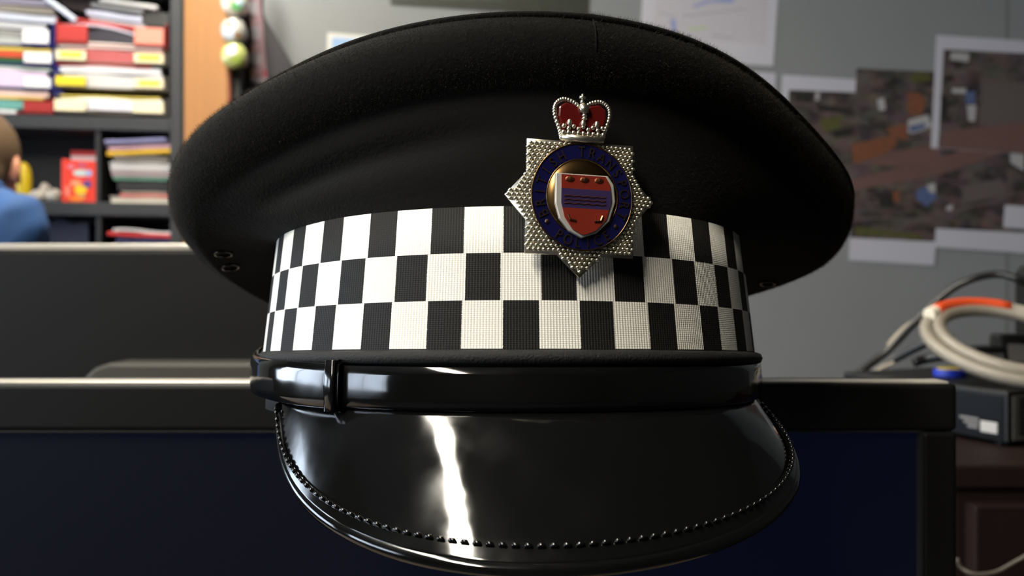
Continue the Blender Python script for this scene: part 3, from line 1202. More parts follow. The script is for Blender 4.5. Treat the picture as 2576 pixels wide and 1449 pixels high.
def slab(name, label, cat, px0, py0, px1, py1, d0, depth, m, tilt=0.0, sag=0.0, group=None, wave=0.0, cover=None, parent=None):
    """A booklet, sheaf or folder lying on edge to us: px rectangle of its front edge, then back into the shelf."""
    pxm, pym = (px0 + px1) / 2, (py0 + py1) / 2
    s0, z1 = cab(px0, py0, d0)[0], cab(pxm, py0, d0)[1]
    s1, z0 = cab(px1, py1, d0)[0], cab(pxm, py1, d0)[1]
    sc, w2, hh = (s0 + s1) / 2, (s1 - s0) / 2, z1 - z0
    t = math.tan(math.radians(tilt))
    N = 14
    fr_l, fr_u = [], []
    for i in range(N + 1):
        x = -w2 + 2 * w2 * i / N
        k = i / N
        dz = t * x - sag * math.sin(PI * k) + wave * math.sin(2 * PI * k)
        fr_l.append((x, dz))
        fr_u.append((x, dz + hh * (0.93 + 0.07 * math.sin(9 * k + sc * 50))))
    mb = MB()
    poly = fr_l + fr_u[::-1]
    mb.prism(poly, 0, depth)
    o = mb.build(name, m, bevel=min(0.0015, hh * 0.2))
    o.location = cabloc(sc, d0, z0)
    o.rotation_euler = (0, 0, CA)
    tag(o, label, cat, group)
    if cover is not None:
        cv = MB()
        top = [(x * 1.01, z + 0.0002) for x, z in fr_u]
        cv.prism([(x, z) for x, z in top] + [(x, z + 0.0022) for x, z in top[::-1]], -0.003, depth)
        cv.build('cover', cover, o)
    return o


def tray(label, px0, px1, y0, y1, m, labcol, lips, group, tilt=0.0):
    """A letter tray: floor, side walls, back, and a label lip at each front corner. lips: px ranges of the front lips."""
    d0 = 0.01
    pm = (px0 + px1) / 2
    s0, s1 = cab(px0, y1, d0)[0], cab(px1, y1, d0)[0]
    zf = cab(pm, y1, d0)[1]
    zt_ = cab(pm, y0, d0)[1]
    h = zt_ - zf
    t = thing('letter_tray', label, 'letter tray', cabloc((s0 + s1) / 2, d0, zf), CA, group)
    if tilt:
        t.rotation_euler = (0, math.radians(tilt), CA)
    w2 = (s1 - s0) / 2
    b_ = MB()
    D = BD - 0.02
    b_.box((-w2, 0, 0), (w2, D, 0.003))
    b_.box((-w2, 0, 0.003), (-w2 + 0.003, D, h * 1.3)).box((w2 - 0.003, 0, 0.003), (w2, D, h * 1.3))
    b_.box((-w2 + 0.003, D - 0.003, 0.003), (w2 - 0.003, D, h * 1.3))
    b_.build('tray_body', m, t, bevel=0.0008)
    for (a, b2, lm) in lips:
        q0, q1 = cab(a, y0, d0)[0] - (s0 + s1) / 2, cab(b2, y0, d0)[0] - (s0 + s1) / 2
        l_ = MB()
        l_.prism([(q0, 0.001), (q1 - 0.004, 0.001), (q1, 0.004), (q1, h - 0.003), (q1 - 0.003, h), (q0 + 0.003, h), (q0, h - 0.003)], -0.004, 0.0)
        lo = l_.build('front_lip', m, t, bevel=0.001)
        if lm is not None:
            cd = MB()
            cd.box((q0 + 0.002, -0.0058, h * 0.16), (q1 - 0.002, -0.0038, h * 0.97))
            if isinstance(lm, tuple):
                cd.box((q0 + (q1 - q0) * 0.16, -0.0064, h * 0.38), (q0 + (q1 - q0) * 0.86, -0.0056, h * 0.80), 1)
                co = cd.build('name_card', list(lm), lo)
            else:
                co = cd.build('name_card', lm, lo)
    return t


M_red_t = mat('red_tray_plastic', (150, 28, 24), 0.4)
M_clr_t = mat('smoke_tray_plastic', (120, 112, 102), 0.35)
M_blu_t = mat('blue_tray_plastic', (22, 28, 120), 0.4)
M_drd_t = mat('dark_red_tray_plastic', (150, 26, 26), 0.45)
M_card = mat('card_white', (244, 244, 246), 0.7)
M_cream = mat('card_cream', (244, 234, 196), 0.7)
M_yel = mat('card_yellow', (236, 214, 40), 0.7)
M_pink = mat('card_pink', (240, 150, 130), 0.7)
g1 = 'letter trays in the right tower'
tray('red letter tray on top of the right tower', 140, 420, 66, 116, M_red_t, None, [(145, 222, mat('card_red', (180, 46, 40), 0.6)), (338, 414, M_pink)], g1)
tray('grey letter tray with small yellow tags just below the red tray', 140, 420, 131, 160, M_clr_t, None, [(140, 219, (M_cream, M_yel)), (337, 414, (M_cream, M_yel))], g1)
tray('grey letter tray with bright yellow cards, second from the shelf', 140, 420, 196, 224, M_clr_t, None, [(140, 219, (M_yel, M_yel)), (338, 414, (M_cream, M_yel))], g1)
tray('letter tray with cream cards at the foot of the right tower', 140, 420, 254, 287, M_clr_t, None, [(137, 219, M_cream), (334, 414, M_cream)], g1)
g2 = 'letter trays in the left tower'
tray('blue letter tray with tilted white card on top of the left tower', -150, 135, 71, 112, M_blu_t, None, [(57, 126, M_card)], g2)
tray('blue letter tray with white card under orange and green folders', -150, 135, 128, 160, M_blu_t, None, [(60, 133, M_card)], g2)
tray('blue letter tray with white card third down the left tower', -150, 135, 192, 222, M_blu_t, None, [(60, 131, M_card)], g2)
tray('dark red letter tray at the foot of the left tower', -150, 135, 252, 284, M_drd_t, None, [(60, 136, mat('card_dark_red', (158, 30, 28), 0.6))], g2)
# the blue tower's posts between the trays
bp_ = MB()
for k, (y0, y1) in enumerate(((58, 112), (112, 176), (176, 240))):
    s0, z1 = cab(128, y0, 0.02)
    s1, z0 = cab(150, y1, 0.02)
    bp_.prism([(s0, z0), (s1 + 0.012, z0), (s1 - 0.002, (z0 + z1) / 2), (s1, z1), (s0 + 0.008, z1)], 0.02, 0.05)
o_ = MB()
c0 = cab(140, 150, 0.02)
o_.v = [p - Vector((c0[0], 0.02, c0[1])) for p in bp_.v]
o_.f, o_.mi = bp_.f, bp_.mi
o_ = o_.build('tray_riser', M_blu_t, bevel=0.001)
o_.location = cabloc(c0[0], 0.02, c0[1])
o_.rotation_euler = (0, 0, CA)
tag(o_, 'blue plastic riser standing between the two letter tray towers', 'tray riser')

PD = BD - 0.035
# contents of the right tower
slab('paper_stack', 'white paper pile with sagging middle in the lowest cream-card tray', 'paper', 150, 247, 408, 280, 0.014, PD, stackmat('sheets_white', (226, 226, 236)), sag=-0.002)
slab('folder', 'thin yellow folder on the lowest white paper pile', 'folder', 150, 241, 404, 247, 0.014, PD, mat('yellow_card', (226, 206, 90), 0.7), sag=0.001)
slab('paper_stack', 'thick grey white paper pile in the yellow-card tray', 'paper', 158, 186, 410, 221, 0.014, PD, stackmat('sheets_grey', (206, 206, 206)), sag=0.002)
slab('paper_stack', 'white paper sheaf curling on top of the grey white pile', 'paper', 150, 168, 405, 186, 0.014, PD, stackmat('sheets_cool', (222, 222, 228)), sag=-0.001)
slab('folder', 'thin red folder on the paper above the yellow cards', 'folder', 142, 161, 380, 167, 0.014, PD, mat('red_card', (206, 48, 40), 0.7))
slab('paper_stack', 'pink and red paper pile in the tray with yellow tags', 'paper', 158, 122, 410, 157, 0.014, PD, stackmat('sheets_pink', (184, 92, 94)), sag=0.002)
slab('paper_stack', 'pale sheaf on the pink and red paper pile', 'paper', 146, 109, 408, 124, 0.012, PD, stackmat('sheets_pale', (230, 220, 214)), sag=-0.001)
slab('booklet', 'dark booklet bulging in the red tray', 'booklet', 220, 76, 338, 112, 0.016, PD, mat('dark_cover', (40, 38, 52), 0.5), sag=-0.004)
slab('paper_sheet', 'curled pale sheet hanging over the dark booklet', 'paper', 160, 72, 345, 78, 0.012, PD, mat('sheet_lilac', (214, 208, 226), 0.8), tilt=-6, sag=-0.010)
slab('folder', 'bright red folder sloping over the red tray', 'folder', 188, 58, 395, 70, 0.014, PD, mat('red_folder', (166, 32, 28), 0.6), tilt=-6)
gm = 'magazines lying on top of the right tower'
slab('magazine', 'thin grey magazine directly on the red folder', 'magazine', 225, 52, 364, 60, 0.018, PD, mat('mag_grey', (168, 172, 182), 0.6), tilt=-6, group=gm)
slab('magazine', 'pale blue white magazine in the middle of the topmost pile', 'magazine', 216, 33, 357, 46, 0.018, PD, stackmat('mag_pale', (196, 200, 222)), tilt=-6, group=gm)
slab('magazine', 'grey magazine under the topmost white one', 'magazine', 228, 14, 360, 26, 0.02, PD, mat('mag_mid', (120, 122, 126), 0.6), tilt=-6, group=gm)
slab('magazine', 'white magazine topmost in the right-hand pile', 'magazine', 248, 2, 396, 13, 0.016, PD, stackmat('mag_white', (222, 222, 222)), tilt=-6, group=gm)
slab('magazine', 'dark magazine with brown cover leaning under the slanting white board', 'magazine', 150, -12, 300, 30, 0.05, PD * 0.7, mat('mag_dark', (58, 48, 50), 0.6), tilt=-8, group=gm)
slab('document_pouch', 'black document pouch beside the topmost magazines', 'pouch', 356, 30, 426, 70, 0.03, PD * 0.8, mat('black_vinyl', (18, 20, 24), 0.35), sag=-0.004)
# slanting white board
q0, q1 = cab(112, -8, 0.008), cab(190, 50, 0.008)
dx, dz = q1[0] - q0[0], q1[1] - q0[1]
L_ = math.hypot(dx, dz)
m_ = MB().box((0, 0, -0.006), (L_, PD, 0.006))
o_ = m_.build('white_board', mat('white_card_edge', (206, 214, 232), 0.6), bevel=0.002)
o_.location = cabloc(q0[0], 0.008, q0[1])
o_.rotation_euler = (0, -math.atan2(dz, dx), CA)
tag(o_, 'white board slanting down between the two tray towers', 'board')
# contents of the left tower
slab('folder', 'yellow folder lying on the orange one in the left tower', 'folder', -140, 117, 128, 126, 0.014, PD, mat('yellow_folder', (232, 206, 96), 0.7), sag=0.0)
slab('folder', 'orange red folder between the yellow and green ones', 'folder', -140, 127, 62, 141, 0.014, PD, mat('orange_folder', (216, 78, 44), 0.7))
slab('folder', 'dark green folder under the orange red one', 'folder', -140, 142, 66, 157, 0.014, PD, mat('green_folder', (24, 78, 36), 0.7))
slab('paper_stack', 'white and lilac paper pile in the third blue tray', 'paper', -140, 172, 118, 219, 0.014, PD, stackmat('sheets_lilac', (214, 196, 220)), sag=-0.002)
slab('paper_sheet', 'pale green sheet on the white and lilac pile', 'paper', -140, 164, 128, 171, 0.014, PD, mat('sheet_green', (196, 212, 204), 0.8), tilt=-1.5)
slab('paper_stack', 'pale pink paper pile over the teal folder', 'paper', -140, 225, 122, 242, 0.014, PD, stackmat('sheets_rose', (226, 196, 186)), sag=-0.001)
slab('folder', 'thin yellow folder between pale pink paper and teal folder', 'folder', -140, 241, 110, 247, 0.014, PD, mat('yellow_folder_b', (232, 200, 96), 0.7))
slab('folder', 'teal folder in the dark red tray', 'folder', -140, 248, 58, 272, 0.014, PD, mat('teal_folder', (96, 156, 150), 0.6))
slab('paper_sheet', 'white sheet lying under the dark red tray on the shelf', 'paper', -140, 274, 40, 283, 0.006, PD, M_paper)
gm2 = 'magazines lying on top of the left tower'
slab('magazine', 'grey brown magazine topmost in the left-hand pile', 'magazine', -150, 10, 136, 28, 0.016, PD, mat('mag_brown', (130, 124, 116), 0.6), tilt=-1, group=gm2)
slab('magazine', 'violet grey magazine over the left-hand pile at the frame top', 'magazine', -150, -10, 132, 8, 0.016, PD, mat('mag_violet', (134, 130, 150), 0.6), tilt=-1, group=gm2)
slab('magazine', 'pale blue magazine second in the left-hand pile', 'magazine', -150, 30, 142, 48, 0.014, PD, stackmat('mag_blue', (190, 196, 214)), tilt=-2, group=gm2)
slab('magazine', 'light grey magazine above the tilted white card', 'magazine', -150, 53, 114, 69, 0.014, PD, stackmat('mag_light', (186, 188, 194)), tilt=-1, group=gm2)
slab('magazine', 'grey booklets piled behind the tilted white card', 'magazine', -150, 72, 62, 88, 0.012, PD, mat('mag_stone', (146, 146, 144), 0.6), tilt=-1, group=gm2)
slab('magazine', 'pale grey booklet lowest beside the tilted white card', 'magazine', -150, 90, 76, 112, 0.012, PD, mat('mag_pearl', (176, 180, 178), 0.6), group=gm2)

# middle compartment: box, pouch, crumpled paper, yellow bottle
p = cab(60, 505, 0.05)
t = thing('yellow_bottle', 'rounded yellow bottle standing on the shelf behind the person', 'bottle', cabloc(p[0], 0.05, zsh2[0]), CA)
MB().lathe([(0.012, 0), (0.0145, 0.01), (0.0185, 0.035), (0.0195, 0.06), (0.017, 0.085), (0.011, 0.10), (0.004, 0.106)], 24).build('bottle_body', mat('yellow_glaze', (206, 178, 26), 0.5), t, smooth=True)
M_crum = mat('crumpled_paper', (170, 165, 156), 0.8)
for k, (px, w_, h_, lab) in enumerate(((92, 0.019, 0.030, 'crumpled white paper ball nearest the person'), (113, 0.022, 0.050, 'taller crumpled white paper ball, middle of three'), (137, 0.020, 0.034, 'crumpled grey white paper ball beside the red box'))):
    s, _ = cab(px, 500, 0.03 + 0.02 * (k % 2))
    bm_ = MB()
    bm_.ball((0, 0, h_ / 2), (w_, w_ * 0.8, h_ / 2), 9, 7)
    for v_ in bm_.v:
        kx = 1 + 0.35 * (random.random() - 0.5) * 2
        v_.x *= kx
        v_.y *= kx
        v_.z = max(0, v_.z * (1 + 0.25 * (random.random() - 0.5)))
    o = bm_.build('paper_ball', M_crum)
    o.location = cabloc(s, 0.03 + 0.02 * (k % 2), zsh2[0])
    o.rotation_euler = (0, 0, CA)
    tag(o, lab, 'crumpled paper', 'crumpled papers on the shelf')
# red carton with printed patches
d_ = 0.02
s0, zt_ = cab(154, 402, d_)
s1, zb_ = cab(248, 506, d_)
w2 = (s1 - s0) / 2
h = zt_ - zsh2[0]
t = thing('red_carton', 'red carton with colourful printed front on the middle shelf', 'carton', cabloc((s0 + s1) / 2, d_, zsh2[0]), CA)
ct = MB()
ct.prism([(-w2, 0.006), (-w2 + 0.004, 0), (w2 - 0.002, 0), (w2, 0.004), (w2 - 0.001, h - 0.001), (0, h - 0.001), (-w2 + 0.001, h + 0.003)], 0, 0.045)
ct.build('carton_body', mat('red_print', (224, 54, 36), 0.45), t, bevel=0.002)
prn = [((-0.022, 0.95 * h - 0.012, 0.012, 0.006), (206, 120, 140)), ((0.002, 0.70 * h, 0.024, 0.0085), (186, 206, 206)), ((0.022, 0.70 * h, 0.010, 0.0085), (150, 170, 220)), ((-0.010, 0.46 * h, 0.018, 0.008), (240, 150, 110)), ((0.018, 0.44 * h, 0.014, 0.010), (84, 60, 130)), ((0.002, 0.30 * h, 0.020, 0.011), (244, 196, 20)), ((-0.030, 0.26 * h, 0.008, 0.016), (240, 130, 110)), ((0.000, 0.15 * h, 0.018, 0.005), (170, 170, 110)), ((0.006, 0.88 * h, 0.016, 0.005), (190, 90, 120)), ((-0.008, 0.09 * h, 0.024, 0.008), (240, 120, 30))]
pm_ = MB()
pms = []
for k, ((x, z, a, b_), colr) in enumerate(prn):
    pms.append(mat('print_%d' % k, colr, 0.5))
    pm_.prism([(x + a * math.cos(2 * PI * i / 14) * 0.8, z + b_ * math.sin(2 * PI * i / 14)) for i in range(14)], -0.0010 - 0.00008 * k, 0.0006, k)
pm_.build('printed_front', pms, t)
s0, z1 = cab(178, 379, 0.07)
s1, _ = cab(249, 379, 0.07)
t = thing('red_box', 'small red and white box standing behind the red carton', 'box', cabloc((s0 + s1) / 2, 0.07, zsh2[0]), CA)
w2 = (s1 - s0) / 2
h = z1 - zsh2[0]
zw = cab(200, 392, 0.07)[1] - zsh2[0]
MB().box((-w2, 0, 0), (w2, 0.04, zw)).build('box_body', mat('white_box', (214, 206, 212), 0.5), t, bevel=0.001)
MB().box((-w2 - 0.0005, -0.0005, zw), (w2 + 0.0005, 0.0405, h)).build('box_lid', mat('crimson_box', (176, 28, 36), 0.5), t, bevel=0.001)

# right-hand compartment: a pile of books and folders, every one a thing
gb = 'pile in the right compartment of the middle shelf'
pile = [
    ('book', 'cream book at the bottom of the middle shelf pile', 279, 497, 427, 512, (214, 206, 190), 0, (190, 180, 170)),
    ('booklet', 'thin red and white booklet on the cream book', 300, 489, 427, 496, (196, 90, 84), 0, None),
    ('booklet', 'pale grey booklet on the red and white one', 306, 482, 420, 488, (150, 140, 130), 0, None),
    ('storage_case', 'black plastic case low in the middle shelf pile', 296, 456, 424, 481, (24, 24, 30), 0, None),
    ('folder', 'teal green folder on the black case', 285, 446, 427, 454, (84, 132, 112), 0, None),
    ('book', 'mauve grey book below the white one', 280, 430, 428, 445, (150, 134, 138), 0, None),
    ('book', 'bright white book in the middle of the pile', 277, 412, 428, 429, (206, 204, 204), 0, (226, 226, 226)),
    ('booklet', 'dark grey brown booklet under the yellow folder', 286, 391, 424, 411, (96, 90, 84), 0, None),
    ('folder', 'yellow folder sloping up on the pile', 268, 377, 433, 388, (222, 178, 44), 4, None),
    ('folder', 'white and magenta folder on the yellow one', 272, 366, 432, 375, (190, 150, 170), 4, None),
    ('folder', 'dark violet folder under the pale blue sheaf', 262, 357, 432, 365, (50, 44, 66), 4, None),
    ('paper_stack', 'pale blue sheaf topmost on the middle shelf pile', 262, 349, 418, 357, (156, 156, 204), 4, None),
]
for nm_, lab, x0, y0, x1, y1, col, tl, cov in pile:
    slab(nm_, lab, {'paper_stack': 'paper', 'storage_case': 'case'}.get(nm_, nm_), x0, y0, x1, y1, 0.012, PD, mat('pile_%d_%d' % (x0, y0), col, 0.6, vary=0.1, vscale=40, stretch=(0.3, 0.3, 12)), tilt=tl, group=gb, cover=mat('cover_%d' % y0, cov, 0.6) if cov else None)
# lower compartment: red-edged folder over a blue one
zl = 0.85
slab('folder', 'navy blue folder under the red and white folder', 'folder', 292, 594, 436, 640, 0.012, PD, mat('navy_folder', (30, 30, 76), 0.6))
slab('folder', 'red edged folder with white papers on the lower shelf', 'folder', 270, 586, 440, 595, 0.008, PD, mat('scarlet_folder', (206, 44, 50), 0.6), tilt=-2, sag=0.001)
slab('paper_stack', 'white papers spreading on the red edged folder', 'paper', 284, 578, 438, 586, 0.010, PD, mat('papers_lower', (206, 204, 206), 0.7), tilt=-2, wave=0.003)
slab('bag', 'dark blue bag on the lower shelf behind the person', 'bag', 112, 560, 222, 640, 0.03, PD * 0.8, mat('navy_bag', (30, 36, 62), 0.7), sag=-0.012)

# ------------------------------------------------------------------ wood panel, post, badges, strip, wall shadow panel
PY = 2.22
x0, x1 = W(463, 0, PY).x, W(573, 0, PY).x
M_wood = mat('orange_beech', (174, 122, 72), 0.45, vary=0.22, vscale=9, stretch=(14, 3, 0.25))
t = thing('wooden_panel', 'orange beech panel standing right of the grey bookcase', 'wooden panel', ((x0 + x1) / 2, PY, 0))
w2 = (x1 - x0) / 2
MB().box((-w2, 0, 0), (w2, 0.04, 2.05)).build('board', M_wood, t, bevel=0.002)
MB().box((w2, 0.002, 0), (w2 + 0.006, 0.04, 2.05)).build('edge_band', mat('red_brown_edge', (150, 76, 50), 0.5), t)
px0, px1, px2 = W(581, 0, PY).x, W(606, 0, PY + 0.02).x, W(624, 0, PY + 0.06).x
t = thing('steel_post', 'dark steel post between the beech panel and the grey shadow panel', 'post', ((px0 + px1) / 2, PY + 0.02, 0))
c_ = (px0 + px1) / 2
MB().box((px0 - c_, 0, 0), (px1 - c_, 0.045, 2.05)).build('post_tube', mat('post_grey', (58, 60, 60), 0.5), t, bevel=0.002)
MB().box((px1 - c_, 0.04, 0), (px2 - c_, 0.07, 2.05)).build('post_flange', M_black, t, bevel=0.001)

BYY = 2.185
spec = [(588, 4, 34, 'round pin badge with green and pale blue patch, top of three', (226, 216, 196), (206, 200, 190), [((0.012, -0.012), 0.013, (112, 190, 112)), ((0.020, -0.002), 0.010, (176, 206, 216)), ((-0.010, 0.012), 0.012, (236, 216, 206))]),
        (585, 75, 32, 'round silver white pin badge in the middle of three', (196, 194, 186), (212, 216, 226), [((-0.002, -0.010), 0.016, (222, 228, 240)), ((-0.006, 0.010), 0.008, (196, 160, 136)), ((0.018, -0.014), 0.008, (170, 130, 90))]),
        (587, 138, 33, 'round yellow green pin badge lowest of three', (190, 196, 120), (206, 212, 160), [((-0.004, 0.006), 0.014, (236, 232, 232)), ((0.014, -0.014), 0.012, (164, 184, 84)), ((-0.012, -0.012), 0.008, (206, 214, 150))])]
for k, (px, py, rp_, lab, c1, c2, dots) in enumerate(spec):
    p = W(px, py, BYY)
    R = rp_ / F * BYY
    t = thing('pin_badge', lab, 'badge', p, 0, 'pin badges by the beech panel')
    t.rotation_euler = (0, math.radians(8), 0)
    prof = [(R * 0.9, 0.034), (R, 0.006), (R * 0.98, 0.0), (R * 0.85, -0.006), (R * 0.55, -0.0105), (R * 0.2, -0.0125), (0.0004, -0.0128)]
    MB().lathe(prof, 36, axis='y').build('badge_dome', mat('badge_dome_%d' % k, c1, 0.18, coat=0.8, vary=0.12, vscale=30), t, smooth=True)
    pd_ = MB()
    pm2 = []
    for q, ((dx, dz), rr, colr) in enumerate(dots):
        pm2.append(mat('badge_print_%d_%d' % (k, q), colr, 0.25, coat=0.8))
        vs_, fs_ = [], []
        for i in range(4):
            for j in range(14):
                ra = rr * (i + 0.02) / 3.02
                x, z = dx + ra * math.cos(2 * PI * j / 14), dz + ra * math.sin(2 * PI * j / 14)
                u_ = min(0.97, math.hypot(x, z) / R)
                yy = -0.0128 * math.sqrt(max(0, 1 - u_ ** 2.2)) - 0.0008 - 0.0002 * q
                vs_.append((x, yy, z))
        for i in range(3):
            for j in range(14):
                l = (j + 1) % 14
                fs_.append((i * 14 + j, i * 14 + l, (i + 1) * 14 + l, (i + 1) * 14 + j))
        pd_.add(vs_, fs_, q)
    pd_.build('badge_print', pm2, t, smooth=True)

# dark grey sloping panel, added as the diagonal shadow on the wall
SY = 2.30
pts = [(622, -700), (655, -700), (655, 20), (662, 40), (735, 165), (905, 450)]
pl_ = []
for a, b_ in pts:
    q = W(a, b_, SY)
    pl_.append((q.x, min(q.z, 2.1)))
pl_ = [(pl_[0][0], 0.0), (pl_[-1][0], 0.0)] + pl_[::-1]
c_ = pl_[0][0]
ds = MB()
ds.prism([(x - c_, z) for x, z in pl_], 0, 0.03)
t = ds.build('wall_shadow_panel', mat('wall_shadow_grey', (66, 64, 68), 0.95, bump=0.3, bscale=700), bevel=0.003)
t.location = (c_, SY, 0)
tag(t, 'dark grey sloping panel standing in for a shadow on the back wall', 'screen')
# printed paper strip hanging on it
TY = SY - 0.004
mats_s = [mat('strip_grey', (150, 144, 152), 0.7), mat('strip_pink', (142, 112, 120), 0.7), mat('strip_dark', (66, 60, 62), 0.7), mat('strip_orange', (130, 88, 50), 0.7), mat('strip_red', (160, 70, 80), 0.7)]
sg = MB()


def strip_xy(u, v):
    xl = 622 + 8 * v
    xr = 652 + 22 * v
    px = xl + (xr - xl) * u
    py = -40 + 245 * v + 10 * u * v
    return W(px, py, TY)


NV = 40
org = strip_xy(0, 1)
for i in range(NV):
    for j in range(4):
        v0, v1, u0, u1 = i / NV, (i + 1) / NV, j / 4, (j + 1) / 4
        q = [strip_xy(u0, v0), strip_xy(u1, v0), strip_xy(u1, v1), strip_xy(u0, v1)]
        ph = (i * 245 / NV - 40) % 63
        mi = 1
        if ph < 30:
            mi = 0
        elif j == 0:
            mi = 2 if ph < 46 else 3
        elif j == 1 and ph > 34:
            mi = 2 if ph < 40 else 1
        if j == 3:
            mi = 1 if i < 34 else 4 if i < 37 else 0
        sg.add([a - org for a in q] + [a - org + Vector((0, 0.0008, 0)) for a in q], [(0, 3, 2, 1), (4, 5, 6, 7), (0, 1, 5, 4), (1, 2, 6, 5), (2, 3, 7, 6), (3, 0, 4, 7)], mi)
t = sg.build('paper_strip', mats_s)
t.location = org
tag(t, 'narrow printed paper strip hanging on the dark grey shadow panel', 'paper strip')

# ------------------------------------------------------------------ papers on the back wall
WYY = YB - 0.0016


def sheet(name, label, cat, quad, m, layer=0, group=None):
    """A paper pinned on the wall: four pixel corners (top left, top right, bottom right, bottom left)."""
    Yp = WYY - 0.0009 * layer
    q = [W(a, b_, Yp) for a, b_ in quad]
    c = sum(q, Vector()) / 4
    o = MB().add([p - c for p in q] + [p - c + Vector((0, 0.0006, 0)) for p in q], [(0, 3, 2, 1), (4, 5, 6, 7), (0, 1, 5, 4), (1, 2, 6, 5), (2, 3, 7, 6), (3, 0, 4, 7)]).build(name, m)
    o.location = c
    return tag(o, label, cat, group), c, Yp


def on_sheet(name, parent, c, Yp, quads, mats, lift=0.0004):
    m = MB()
    for k, (quad, mi) in enumerate(quads):
        n_ = len(quad)
        q = [W(a, b_, Yp) - c for a, b_ in quad]
        l0 = lift + 0.00002 * k
        m.add([p - Vector((0, l0, 0)) for p in q] + [p for p in q], [tuple(range(n_))] + [(i, (i + 1) % n_, n_ + (i + 1) % n_, n_ + i) for i in range(n_)], mi)
    return m.build(name, mats, parent)


M_sheet = mat('sheet_paper', (196, 196, 208), 0.8)
# aerial photograph print: browns and greys broken up by noise, in wall coordinates so it runs on from sheet to sheet
aer = bpy.data.materials.new('aerial_print')
aer.use_nodes = True
nt = aer.node_tree
b = nt.nodes['Principled BSDF']
b.inputs['Roughness'].default_value = 0.55
ge = nt.nodes.new('ShaderNodeNewGeometry')
mp = nt.nodes.new('ShaderNodeMapping')
mp.inputs['Rotation'].default_value = (0, math.radians(-14), 0)
mp.inputs['Scale'].default_value = (1.0, 1.0, 1.7)
nt.links.new(ge.outputs['Position'], mp.inputs['Vector'])
n1 = nt.nodes.new('ShaderNodeTexNoise')
n1.inputs['Scale'].default_value = 15
n1.inputs['Detail'].default_value = 9
n1.inputs['Roughness'].default_value = 0.72
nt.links.new(mp.outputs[0], n1.inputs['Vector'])
cr = nt.nodes.new('ShaderNodeValToRGB')
els = cr.color_ramp.elements
els[0].position = 0.30
els[0].color = lin((28, 27, 24))
els[1].position = 0.72
els[1].color = lin((140, 120, 116))
for pos, col in ((0.42, (58, 50, 48)), (0.5, (86, 72, 70)), (0.58, (104, 84, 80)), (0.64, (88, 84, 70))):
    e = els.new(pos)
    e.color = lin(col)
nt.links.new(n1.outputs['Fac'], cr.inputs[0])
vo = nt.nodes.new('ShaderNodeTexVoronoi')
vo.inputs['Scale'].default_value = 32
nt.links.new(mp.outputs[0], vo.inputs['Vector'])
mx = nt.nodes.new('ShaderNodeMix')
mx.data_type = 'RGBA'
mx.blend_type = 'SOFT_LIGHT'
mx.inputs[0].default_value = 0.3
nt.links.new(cr.outputs[0], mx.inputs[6])
nt.links.new(vo.outputs['Color'], mx.inputs[7])
hs = nt.nodes.new('ShaderNodeHueSaturation')
hs.inputs['Saturation'].default_value = 0.7
hs.inputs['Value'].default_value = 0.9
nt.links.new(mx.outputs[2], hs.inputs['Color'])
nt.links.new(hs.outputs[0], b.inputs['Base Color'])
P_or = mat('print_orange', (124, 78, 56), 0.55, vary=0.25, vscale=60)
P_rail = mat('print_rail', (112, 84, 80), 0.55, vary=0.3, vscale=40, stretch=(0.4, 1, 6))
P_blue = mat('print_blue', (84, 100, 140), 0.55, vary=0.3, vscale=60)
P_wht = mat('print_white', (176, 174, 176), 0.55)
P_dk = mat('print_dark', (42, 40, 38), 0.55, vary=0.4, vscale=60)
P_grey = mat('print_grey', (100, 90, 90), 0.55, vary=0.2, vscale=60, stretch=(6, 1, 0.6))
P_grn = mat('print_olive', (84, 84, 46), 0.55, vary=0.4, vscale=60)
PM = [aer, P_or, P_rail, P_blue, P_wht, P_dk, P_grey, P_grn]
ga = 'aerial photograph sheets taped to the back wall'
# left-hand sheet, mostly behind the cap
o, c, Yp = sheet('photo_sheet', 'white edged sheet mostly hidden behind the cap crown', 'photo sheet', [(1700, 168), (1952, 184), (1940, 520), (1688, 505)], M_sheet, 0, ga)
on_sheet('photo_print', o, c, Yp, [([(1710, 205), (1915, 218), (1905, 500), (1700, 490)], 0)], PM)
o, c, Yp = sheet('photo_sheet', 'aerial photo sheet with white top strip next to the cap crown', 'photo sheet', [(1968, 188), (2190, 202), (2172, 452), (1955, 440)], M_sheet, 1, ga)
on_sheet('photo_print', o, c, Yp, [([(1985, 226), (2188, 234), (2172, 452), (1972, 440)], 0), ([(2000, 232), (2046, 234), (2040, 260), (1998, 256)], 5), ([(2052, 232), (2062, 232), (2060, 252), (2050, 252)], 4), ([(2060, 300), (2120, 290), (2110, 330), (2070, 330)], 7), ([(2090, 330), (2170, 312), (2170, 336), (2100, 348)], 5), ([(2050, 260), (2140, 272), (2150, 286), (2060, 280)], 5)], PM)
o, c, Yp = sheet('photo_sheet', 'aerial photo sheet with white bottom strip next to the cap crown', 'photo sheet', [(2148, 410), (2368, 424), (2350, 668), (2135, 655)], M_sheet, 2, ga)
on_sheet('photo_print', o, c, Yp, [([(2148, 410), (2368, 424), (2354, 608), (2138, 598)], 0), ([(2140, 452), (2360, 398), (2372, 420), (2362, 440), (2145, 480)], 2), ([(2215, 490), (2262, 480), (2250, 520), (2212, 520)], 5), ([(2305, 478), (2350, 462), (2356, 500), (2330, 520), (2305, 500)], 3), ([(2330, 466), (2352, 460), (2354, 484), (2340, 486)], 4), ([(2246, 482), (2262, 480), (2262, 508), (2248, 508)], 1), ([(2150, 570), (2320, 590), (2318, 602), (2150, 590)], 7), ([(2220, 594), (2290, 600), (2290, 606), (2220, 600)], 6), ([(2150, 545), (2350, 552), (2350, 556), (2150, 549)], 6)], PM)
